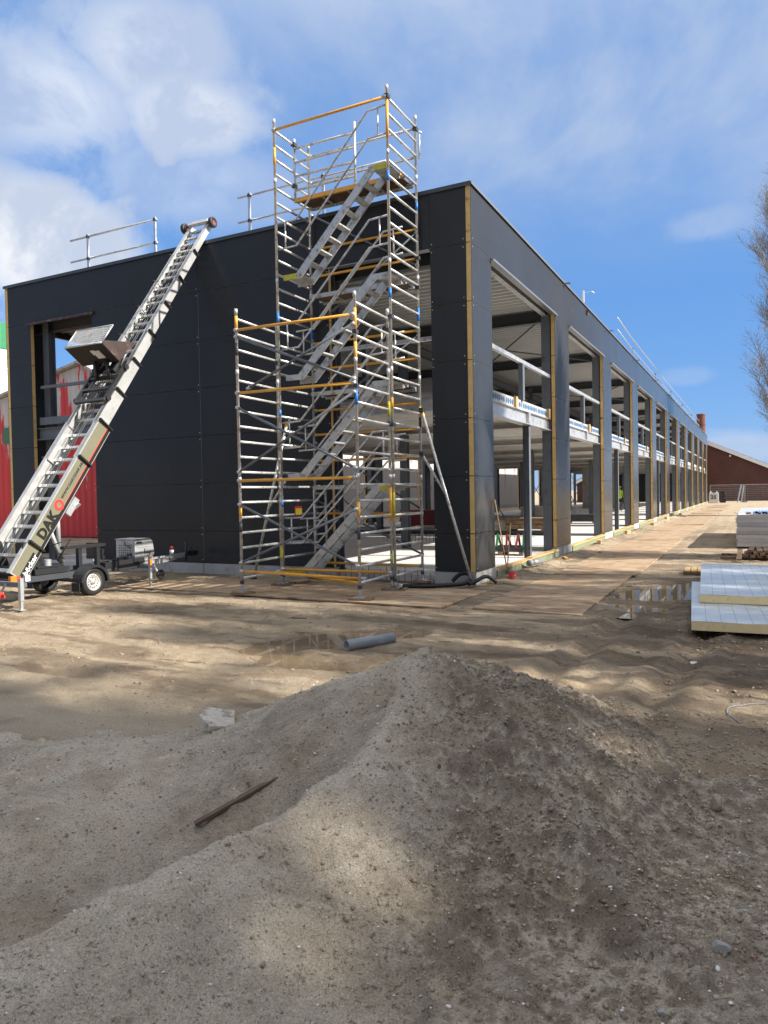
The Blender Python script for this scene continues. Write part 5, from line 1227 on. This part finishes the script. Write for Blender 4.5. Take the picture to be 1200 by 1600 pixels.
def site_stack(label, x, y, w, d, n, m, name='material_stack'):
    t = thing(name, label, 'stack', (x, y, .105)); g = random.Random(int(x * 10 + y))
    for u in (-.4, .4): b = MB(); b.box(x + u * w - .06, x + u * w + .06, y - d / 2, y + d / 2, .106, .19); b.build('bearer', M['timberold'], t)
    for i in range(n):
        e = g.uniform(-.04, .04); b = MB(); b.box(x - w / 2 + e, x + w / 2 + e, y - d / 2 + g.uniform(-.03, .03), y + d / 2, .192 + .082 * i, .27 + .082 * i); b.build('layer', M[m], t)
site_stack('dark stack of boards on the slab behind the second bay', -3.2, 14.6, 1.6, 1.0, 5, 'timberold')
site_stack('brown stack of material on the slab left of the interior columns', -6.2, 15.8, 1.8, 1.0, 7, 'rust')
site_stack('low pale stack of boxes on the slab deep inside the hall', -5.0, 22.5, 1.4, 1.2, 8, 'slab')
site_stack('reddish stack of bricks on the slab behind the stair tower opening', -8.6, 17.2, 1.9, 1.1, 8, 'redstrap')
site_stack('dark stack of sections on the slab behind the third bay', -2.6, 21.0, 1.5, .9, 4, 'steeldark')

# ------------------------------------------------------------ background buildings
def brick_building():
    Y0 = 82.0; t = thing('brick_building', 'dark red brick building with a long sloping roof at the end of the track', 'building', (0, Y0 + 10, 0))
    prof = [(-16, 0), (14.5, 0), (14.5, 0.0), (13.0, .15), (-.62, 6.85), (-4, 8.5), (-16, 2.6)]
    prof = [(-16, 0), (13.2, 0), (13.2, .3), (-4, 8.35), (-16, 2.5)]
    m = bpy.data.materials.new('brickwork'); m.use_nodes = True; nt = m.node_tree; N = nt.nodes; L = nt.links; bs = N['Principled BSDF']; bs.inputs['Roughness'].default_value = .85
    tc = N.new('ShaderNodeTexCoord'); sx = N.new('ShaderNodeSeparateXYZ'); cx = N.new('ShaderNodeCombineXYZ'); L.new(tc.outputs['Object'], sx.inputs[0]); L.new(sx.outputs[0], cx.inputs[0]); L.new(sx.outputs[2], cx.inputs[1])
    br = N.new('ShaderNodeTexBrick'); L.new(cx.outputs[0], br.inputs['Vector']); br.inputs['Color1'].default_value = (.105, .035, .025, 1); br.inputs['Color2'].default_value = (.07, .026, .02, 1); br.inputs['Mortar'].default_value = (.10, .065, .05, 1); br.inputs['Scale'].default_value = 4.2; br.inputs['Mortar Size'].default_value = .012
    nz = N.new('ShaderNodeTexNoise'); nz.inputs['Scale'].default_value = .5; nz.inputs['Detail'].default_value = 6; L.new(tc.outputs['Object'], nz.inputs['Vector']); mr = N.new('ShaderNodeMapRange'); L.new(nz.outputs[0], mr.inputs[0]); mr.inputs[3].default_value = .7; mr.inputs[4].default_value = 1.3
    mx = N.new('ShaderNodeMix'); mx.data_type = 'RGBA'; mx.blend_type = 'MULTIPLY'; mx.inputs[0].default_value = 1; L.new(br.outputs[0], mx.inputs[6]); L.new(mr.outputs[0], mx.inputs[7]); L.new(mx.outputs[2], bs.inputs['Base Color'])
    b = MB(); b.prism([(x, Y0, z) for x, z in prof], (0, 24, 0)); b.build('brick_wall', m, t)
    for (x0, z0), (x1, z1) in (((13.6, .1), (-4, 8.35)), ((-4, 8.35), (-16.5, 2.25))):
        d = Vector((x1 - x0, 0, z1 - z0)).normalized(); u = Vector((-d.z, 0, d.x)); u = u if u.z > 0 else -u
        b = MB(); b.prism([Vector((x0, Y0 - .25, z0)) + u * .01, Vector((x1, Y0 - .25, z1)) + u * .01, Vector((x1, Y0 - .25, z1)) + u * .36, Vector((x0, Y0 - .25, z0)) + u * .36], (0, 24.5, 0)); r = b.build('roof', M['deck'], t)
        b = MB(); b.prism([Vector((x0, Y0 - .32, z0)) - u * .10, Vector((x1, Y0 - .32, z1)) - u * .10, Vector((x1, Y0 - .32, z1)) + u * .22, Vector((x0, Y0 - .32, z0)) + u * .22], (0, .06, 0)); b.build('verge_board', M['white'], r)
    b = MB(); b.lathe([(0, .14), (.09, .12), (.12, 0), (.06, -.1)], (1.75, Y0 - .12, 5.25), 'Z', 10); b.build('wall_lamp', M['white'], t)
brick_building()
def chimney():
    t = thing('round_chimney', 'short round brick chimney stack rising behind the far end of the hall', 'chimney', (-1.25, 88.5, 0))
    b = MB(); b.lathe([(.50, 0), (.47, 10.0), (.50, 10.02), (.50, 10.2), (.40, 10.22), (.40, 9.8), (0, 9.8)], (-1.25, 90.5, 0), 'Z', 20); b.v = [(x, y - 10, z) for x, y, z in b.v]
    b.build('stack', mat('chimney_brick', (.15, .05, .032), .85, var=.3, vscale=3), t)
    b = MB(); b.lathe([(.515, 8.9), (.515, 8.96)], (-1.25, 80.5, 0), 'Z', 20); b.build('steel_band', M['steeldark'], t)
chimney()
def fence():
    for i in range(3):
        x0 = .1 + 3.3 * i; t = thing('fence_panel', ['leftmost steel mesh site fence panel before the brick building', 'second steel mesh site fence panel before the brick building', 'third steel mesh site fence panel, at the right edge before the brick building'][i], 'fence', (x0 + 1.6, 72, 0), 'site fence panels')
        y = 72 + .15 * i; g = MB(); g.tube([(x0, y, .02), (x0, y, 1.85), (x0 + 3.2, y, 1.85), (x0 + 3.2, y, .02)], .03, 6); g.tube([(x0, y, .15), (x0 + 3.2, y, .15)], .025, 6); g.build('frame', M['galv'], t, True)
        g = MB()
        for k in range(1, 28): g.tube([(x0 + 3.2 * k / 28, y, .15), (x0 + 3.2 * k / 28, y, 1.85)], .006, 3)
        for k in range(1, 9): g.tube([(x0, y, .15 + 1.7 * k / 9), (x0 + 3.2, y, .15 + 1.7 * k / 9)], .006, 3)
        g.build('mesh_infill', M['galv'], t)
        g = MB(); g.box(x0 - .3, x0 + .2, y - .12, y + .12, -.02, .14); g.build('concrete_foot', M['concrete'], t)
fence()
def bags():
    t = thing('bulk_bag', 'white woven bulk bag with dark figures standing at the end of the hall', 'bag', (.55, 69.9, 0))
    bm = bmesh.new(); bmesh.ops.create_cube(bm, size=1.0); bmesh.ops.subdivide_edges(bm, edges=bm.edges[:], cuts=4, use_grid_fill=True)
    for v in bm.verts: 
        k = 1 + .25 * (.25 - v.co.z ** 2); v.co.x *= .85 * k; v.co.y *= .8 * k; v.co.z = (v.co.z + .5) * 1.05 + .03 * math.sin(v.co.x * 9)
    me = bpy.data.meshes.new('woven_body'); bm.to_mesh(me); bm.free(); me.transform(Matrix.Translation((.55, 69.9, 0))); me.materials.append(M['white']); link('woven_body', me, t)
    fr2 = Matrix.Translation((.55, 69.42, .58)) @ Matrix.Rotation(R_(90), 4, 'X'); link('lettering', text_mesh('25', .55, M['letters'], fr2, .01, .006), t)
    b = MB(); b.tube([(.2, 69.6, 1.0), (.25, 69.7, 1.2), (.4, 69.9, 1.05)], .02, 5); b.tube([(.9, 69.6, 1.0), (.85, 69.7, 1.2), (.7, 69.9, 1.05)], .02, 5); b.build('lifting_loop', M['white'], t)
    b = MB(); g = random.Random(5); pts = []
    for k in range(6): b.obox((1.35 + g.uniform(-.08, .08), 70.2, .12 + .19 * k), (.26 + g.uniform(-.05, .05), 0, 0), (0, .3, 0), (g.uniform(-.02, .02), 0, .09))
    tag(b.build('black_sacks', M['black']), 'pile of black sacks beside the white bulk bag', 'sack')
    for k, (x, lean, lb) in enumerate(((2.7, .35, 'pair of leaning pale boards against the site fence'), (6.2, -.15, 'upright pale boards against the site fence at the right edge'))):
        b = MB(); b.beam((x, 71.3, 0.02), (x + lean, 71.85, 1.85), .13, .05); b.beam((x + .35, 71.3, 0.02), (x + lean + .22, 71.85, 1.82), .12, .05, m=0); tag(b.build('leaning_boards', M['galv']), lb, 'boards')
bags()
def peeling(g0, g1):
    m = bpy.data.materials.new('peeling_red_paint'); m.use_nodes = True; nt = m.node_tree; N = nt.nodes; L = nt.links; bs = N['Principled BSDF']; bs.inputs['Roughness'].default_value = .6
    tc = N.new('ShaderNodeTexCoord'); mp = N.new('ShaderNodeMapping'); mp.inputs['Scale'].default_value = (2.2, 2.2, .32); L.new(tc.outputs['Object'], mp.inputs[0])
    nz = N.new('ShaderNodeTexNoise'); nz.inputs['Scale'].default_value = 1.0; nz.inputs['Detail'].default_value = 7; nz.inputs['Roughness'].default_value = .65; L.new(mp.outputs[0], nz.inputs['Vector'])
    sx = N.new('ShaderNodeSeparateXYZ'); L.new(tc.outputs['Object'], sx.inputs[0]); gr = N.new('ShaderNodeMapRange'); L.new(sx.outputs[2], gr.inputs[0]); gr.inputs[1].default_value = 1.0; gr.inputs[2].default_value = 6.0; gr.inputs[3].default_value = g0; gr.inputs[4].default_value = g1
    ad = N.new('ShaderNodeMath'); ad.operation = 'ADD'; L.new(nz.outputs[0], ad.inputs[0]); L.new(gr.outputs[0], ad.inputs[1])
    cr = N.new('ShaderNodeMapRange'); cr.interpolation_type = 'SMOOTHSTEP'; L.new(ad.outputs[0], cr.inputs[0]); cr.inputs[1].default_value = .50; cr.inputs[2].default_value = .56
    mx = N.new('ShaderNodeMix'); mx.data_type = 'RGBA'; L.new(cr.outputs[0], mx.inputs[0]); mx.inputs[6].default_value = (.52, .03, .03, 1); mx.inputs[7].default_value = (.48, .46, .44, 1); L.new(mx.outputs[2], bs.inputs['Base Color']); return m
def shed():
    m = peeling(-.17, .07); ms = peeling(.22, .02)
    t = thing('red_shed', 'old shed of corrugated sheet with peeling red paint left behind the hall', 'shed', (-25, 35, 0))
    XR, YF = -17.2, 8.8; pk = (-19.9, 7.05)
    def ztop(x): return pk[1] - (.20 * (pk[0] - x) if x < pk[0] else .55 * (x - pk[0]))
    # each sheet of the gable is a strip of its own between overlaps
    def corrugated(a0, a1, axis, fixed, ztf):
        b = MB(); n = int((a1 - a0) / .0875); pts = []
        for i in range(n + 1): pts.append((a0 + (a1 - a0) * i / n, (.0, .025, .025, .0)[i % 4]))
        vs = []
        for a, o in pts:
            zt = ztf(a)
            for z in (.05, zt): vs.append((a, fixed - o, z) if axis == 'X' else (fixed + o, a, z))
        fs = [(2 * i, 2 * i + 2, 2 * i + 3, 2 * i + 1) for i in range(n)]
        if axis == 'Y': fs = fs
        b.add(vs, fs); return b
    x = -37.0
    while x < XR - .01: x1 = min(x + 1.1, XR); corrugated(x, x1, 'X', YF, ztop).build('wall_sheet', m, t); x = x1
    y = YF
    while y < 62: corrugated(y, y + 2.2, 'Y', XR, lambda a: 5.5).build('wall_sheet', ms, t); y += 2.2
    b = MB(); 
    b.prism([(-37.5, YF - .25, ztop(-37.5) + .03), (pk[0], YF - .25, pk[1] + .03), (XR + .35, YF - .25, ztop(XR + .35) + .03), (XR + .35, YF - .25, ztop(XR + .35) + .12), (pk[0], YF - .25, pk[1] + .13), (-37.5, YF - .25, ztop(-37.5) + .13)], (0, 55, 0)); b.build('roof', M['concrete'], t)
    b = MB(); b.box(-24.9, -24.05, YF - .06, YF - .04, 4.05, 4.75); b.build('green_sign', mat('green_sign', (.03, .14, .07), .5, var=.1), t)
    b = MB(); b.box(XR - .3, XR + .1, YF, 61, -.05, .3); b.build('footing', M['concrete'], t)
shed()
def silo():
    t = thing('silo', 'pale silo with a green top at the far left edge of the picture', 'silo', (-34.3, 14, 0)); c = (-34.3, 14.2, 0)
    b = MB(); b.lathe([(2.2, 6.6)] + [(2.2 + .03 * (k % 2), 6.7 + .2 * k) for k in range(16)] + [(2.2, 9.85)], c, 'Z', 40); b.build('shell', M['white'], t, True)
    b = MB(); b.lathe([(2.25, 9.86), (2.25, 11.25), (.0, 12.0)], c, 'Z', 40); b.build('top_ring', mat('green_enamel', (.03, .20, .08), .4, var=.08), t)
    b = MB(); b.lathe([(2.2, 6.59), (.4, 4.0), (.4, 3.6)], c, 'Z', 30); b.build('hopper', M['concrete'], t, True)
    for k in range(4):
        a = math.pi / 4 + k * math.pi / 2; b = MB(); b.tube([(c[0] + 2.1 * math.cos(a), c[1] + 2.1 * math.sin(a), 0), (c[0] + 2.1 * math.cos(a), c[1] + 2.1 * math.sin(a), 6.7)], .1, 8); b.build('leg', M['galv'], t)
silo()

# ------------------------------------------------------------ worker far inside the hall
def worker(px, py, z):
    J = {'pel': (0, 0, .92), 'chest': (0, .01, 1.22), 'sh': (0, .0, 1.40), 'neck': (0, -.01, 1.47), 'head': (0, -.03, 1.58), 'top': (0, -.02, 1.68)}
    V = []; E = []; Rr = []
    def a(p, r, prev=None):
        V.append(p); Rr.append(r)
        if prev is not None: E.append((prev, len(V) - 1))
        return len(V) - 1
    pel = a((0, 0, .92), .15); ch = a((0, .01, 1.20), .165, pel); sh = a((0, 0, 1.38), .13, ch); nk = a((0, -.01, 1.48), .055, sh); hd = a((0, -.03, 1.58), .085, nk); a((0, -.025, 1.67), .07, hd)
    for s_ in (-1, 1):
        s1 = a((.19 * s_, 0, 1.38), .065, sh); e1 = a((.26 * s_, .02, 1.10), .048, s1); w1 = a((.20 * s_, -.16, .95), .035, e1); a((.17 * s_, -.23, .93), .03, w1)
        h1 = a((.10 * s_, 0, .86), .095, pel); k1 = a((.11 * s_, -.03, .48), .065, h1); f1 = a((.12 * s_, .02, .09), .042, k1); a((.13 * s_, -.14, .04), .04, f1)
    me = bpy.data.meshes.new('worker_body'); me.from_pydata(V, E, []); o = bpy.data.objects.new('person', me); COL.objects.link(o)
    sk = o.modifiers.new('skin', 'SKIN'); sb = o.modifiers.new('smooth', 'SUBSURF'); sb.levels = 1; sb.render_levels = 1
    for i, r in enumerate(Rr): me.skin_vertices[0].data[i].radius = (r, r * .8)
    me.skin_vertices[0].data[0].use_root = True
    dg = bpy.context.evaluated_depsgraph_get(); m2 = bpy.data.meshes.new_from_object(o.evaluated_get(dg)); o.modifiers.clear(); o.data = m2
    m2.materials.clear()
    for q in ('hivis', 'navy', 'fleshtone'): m2.materials.append(M[q])
    for f in m2.polygons:
        zz = f.center.z; f.material_index = 1 if zz < .90 else (2 if zz > 1.46 or (abs(f.center.y) > .17 and zz < 1.0) else 0)
    o.location = (px, py, z); o.rotation_euler = (0, 0, .7)
    tag(o, 'person in a yellow high-visibility jacket and dark trousers deep inside the hall', 'person')
    h = MB(); h.lathe([(.115, 0), (.112, .05), (.09, .09), (.04, .115), (0, .12)], (0, -.03, 1.60), 'Z', 14); h.lathe([(.14, 0), (.112, .008)], (0, -.04, 1.60), 'Z', 14)
    hh = h.build('helmet', M['white'], None, True); hh.parent = o
worker(-3.9, 39.2, .105)

# ------------------------------------------------------------ trees
def seg_mesh(name, segs, m, n=3):
    S = np.array(segs, float); p0, p1, r0, r1 = S[:, 0:3], S[:, 3:6], S[:, 6], S[:, 7]
    d = p1 - p0; d /= np.linalg.norm(d, axis=1, keepdims=True) + 1e-9
    ref = np.where(np.abs(d[:, 2:3]) > .9, np.array([[1., 0, 0]]), np.array([[0, 0, 1.]])); x = np.cross(d, ref); x /= np.linalg.norm(x, axis=1, keepdims=True); y = np.cross(d, x)
    a = np.arange(n) * 2 * np.pi / n; ring = x[:, None] * np.cos(a)[None, :, None] + y[:, None] * np.sin(a)[None, :, None]
    V = np.concatenate([p0[:, None] + ring * r0[:, None, None], p1[:, None] + ring * r1[:, None, None]], 1)
    b = np.arange(n); f = np.stack([b, (b + 1) % n, n + (b + 1) % n, n + b], 1); Fq = (f[None] + (np.arange(len(S)) * 2 * n)[:, None, None]).reshape(-1, 4)
    return np_mesh(name, V.reshape(-1, 3), Fq, m)
def poplar_meshes(seed, Ht=20.0):
    g = random.Random(seed); trunk = []; twigs = []
    def walk(store, p, d, L, r, n, up, wob):
        pts = [Vector(p)]; d = Vector(d).normalized(); st = L / n
        for i in range(n):
            d = (d + Vector((g.gauss(0, wob), g.gauss(0, wob), g.gauss(0, wob) + up))).normalized(); q = pts[-1] + d * st
            ra, rb = r * (1 - .85 * i / n), r * (1 - .85 * (i + 1) / n); store.append((*pts[-1], *q, ra, rb)); pts.append(q)
        return pts, d
    tp, _ = walk(trunk, (0, 0, -.1), (0, 0, 1), Ht, .28, 14, .25, .03)
    for i in range(105):
        f = .10 + .88 * (i / 105) ** .9; k = f * 14; j = min(13, int(k)); base = tp[j].lerp(tp[j + 1], k - j)
        az = i * 2.4 + g.uniform(-.4, .4); L = (4.6 * (1 - f) ** .65 + .9) * g.uniform(.75, 1.15)
        d = Vector((math.cos(az), math.sin(az), g.uniform(.9, 1.7)))
        bp, bd = walk(twigs if L < 2.2 else trunk, base, d, L, .018 + .045 * (1 - f), 8, .09, .09)
        for s in range(int(13 + L * 10)):
            u = g.uniform(.12, 1.0) * 8; m = min(7, int(u)); b0 = bp[m].lerp(bp[m + 1], u - m); a2 = g.uniform(0, 6.28)
            d2 = (bp[m + 1] - bp[m]).normalized() + Vector((math.cos(a2), math.sin(a2), g.uniform(-.2, .8))) * .75
            sp, _ = walk(twigs, b0, d2, g.uniform(.6, 1.5), .012, 4, .10, .14)
            for w in range(5):
                e = g.randrange(1, 5); a3 = g.uniform(0, 6.28); walk(twigs, sp[e], (sp[e] - sp[e - 1]).normalized() + Vector((math.cos(a3), math.sin(a3), g.uniform(-.3, .7))) * .7, g.uniform(.25, .75), .0075, 2, .08, .15)
    return seg_mesh('trunk', trunk, M['bark'], 6), seg_mesh('crown', twigs, M['bark'], 3)
pt, pc = poplar_meshes(5)
def poplar(x, y, rz, s, label):
    t = thing('poplar_tree', label, 'tree', (x, y, 0), 'bare poplars along the right-hand boundary'); t.rotation_euler = (0, 0, rz); t.scale = (s, s, s)
    for nm, me in (('trunk', pt), ('crown', pc)):
        o = bpy.data.objects.new(nm, me); COL.objects.link(o); o.parent = t
poplar(6.75, 33.5, .4, .95, 'tall bare poplar at the right edge beyond the stacked panels')
for x, y, rz, s in ((8.8, 6.8, 4.6, .55), (8.8, 2.6, 1.2, .50), (9.6, .4, 3.0, .52), (9.0, -1.4, 5.4, .47), (10.2, -2.6, 2.2, .5), (8.8, -4.4, .2, .38)):
    poplar(x, y, rz, s, 'bare poplar standing to the right of the site track')
def evergreen_meshes(seed, Ht=10.5, Rd=2.1, n=15000, gap=None):
    g = np.random.default_rng(seed); lay = []
    k = 260; a = g.uniform(0, 6.28, k); zz = g.uniform(.06, 1, k); rr = Rd * (1 - zz ** 1.6) ** .6 * np.sqrt(g.uniform(.15, 1, k)); C = np.stack([rr * np.cos(a), rr * np.sin(a), zz * Ht], 1)
    q = C[g.integers(0, k, n)] + g.normal(0, .26, (n, 3)); s = g.uniform(.07, .14, n)
    if gap is not None:
        base, sc = gap; W = q * sc + np.array(base[:]); sd = np.array(SUN_TO[:]); keep = np.ones(len(q), bool); ex = np.cross(np.array([0, 1., 0]), sd); ex /= np.linalg.norm(ex); ey = np.cross(sd, ex)
        for c, ra, rb in GAPS:
            d = W - np.array(c[:]); keep &= ((d @ ex) / (ra + .15)) ** 2 + ((d @ ey) / (rb + .15)) ** 2 > 1
        q, s = q[keep], s[keep]; n = len(q)
    u = g.normal(0, 1, (n, 3)); u /= np.linalg.norm(u, axis=1, keepdims=True); w = np.cross(u, g.normal(0, 1, (n, 3))); w /= np.linalg.norm(w, axis=1, keepdims=True)
    V = np.stack([q - u * s[:, None] - w * s[:, None] * .15, q - w * s[:, None] * .5, q + u * s[:, None], q + w * s[:, None] * .5], 1).reshape(-1, 3)
    Fq = np.arange(4 * n).reshape(-1, 4); crown = np_mesh('crown', V, Fq, M['leafdark'])
    segs = [(0, 0, -.1 + i * Ht / 9, 0, 0, -.1 + (i + 1) * Ht / 9, .2 * (1 - i / 9.5), .2 * (1 - (i + 1) / 9.5)) for i in range(9)]
    for c in C[:70]: segs.append((0, 0, max(.3, c[2] - .5), *c, .035, .01))
    return seg_mesh('trunk', segs, M['bark'], 6), crown
et, ec = evergreen_meshes(3)
def evergreen(x, y, rz, s):
    t = thing('evergreen_tree', 'dense evergreen tree standing behind the photographer', 'tree', (x, y, 0), 'evergreens behind the photographer'); t.rotation_euler = (0, 0, rz); t.scale = (s, s, s)
    for nm, me in (('trunk', et), ('crown', ec)):
        o = bpy.data.objects.new(nm, me); COL.objects.link(o); o.parent = t
# unseen evergreens added to shade the heap, crowns cut open for a sun patch
GAPS = [(Vector((2.92, -9.42, .22)), .26, .03), (Vector((3.0, -9.86, .17)), .20, .0)]
def shade_evergreen(x, y, s, seed):
    tr, cr = evergreen_meshes(seed, 10.5, 2.4, 17000, (Vector((x, y, 0)), s))
    t = thing('evergreen_tree', 'tall evergreen added out of view to shade the sand heap', 'tree', (x, y, 0), 'added shade evergreens'); t.scale = (s, s, s)
    for nm, me in (('trunk', tr), ('crown', cr)):
        o = bpy.data.objects.new(nm, me); COL.objects.link(o); o.parent = t
for k, (x, y, s) in enumerate(((30, -8.4, 2.6), (32.5, -11.6, 2.7), (29, -14.6, 2.5), (34, -9.4, 2.75), (35, -13.4, 2.8), (30, -18.0, 2.6))): shade_evergreen(x, y, s, 20 + k)
for x, y, rz, s in ((7, -24, 1, 1.1), (2.5, -25.5, 2.2, 1.2), (-2.5, -24.5, .4, 1.05), (-7.5, -26, 3.1, 1.25), (-12.5, -25, 5, 1.1), (-17.5, -26.5, 1.7, 1.2), (-23, -25, 4.1, 1.15)): evergreen(x, y, rz, s)
bpy.context.view_layer.update()
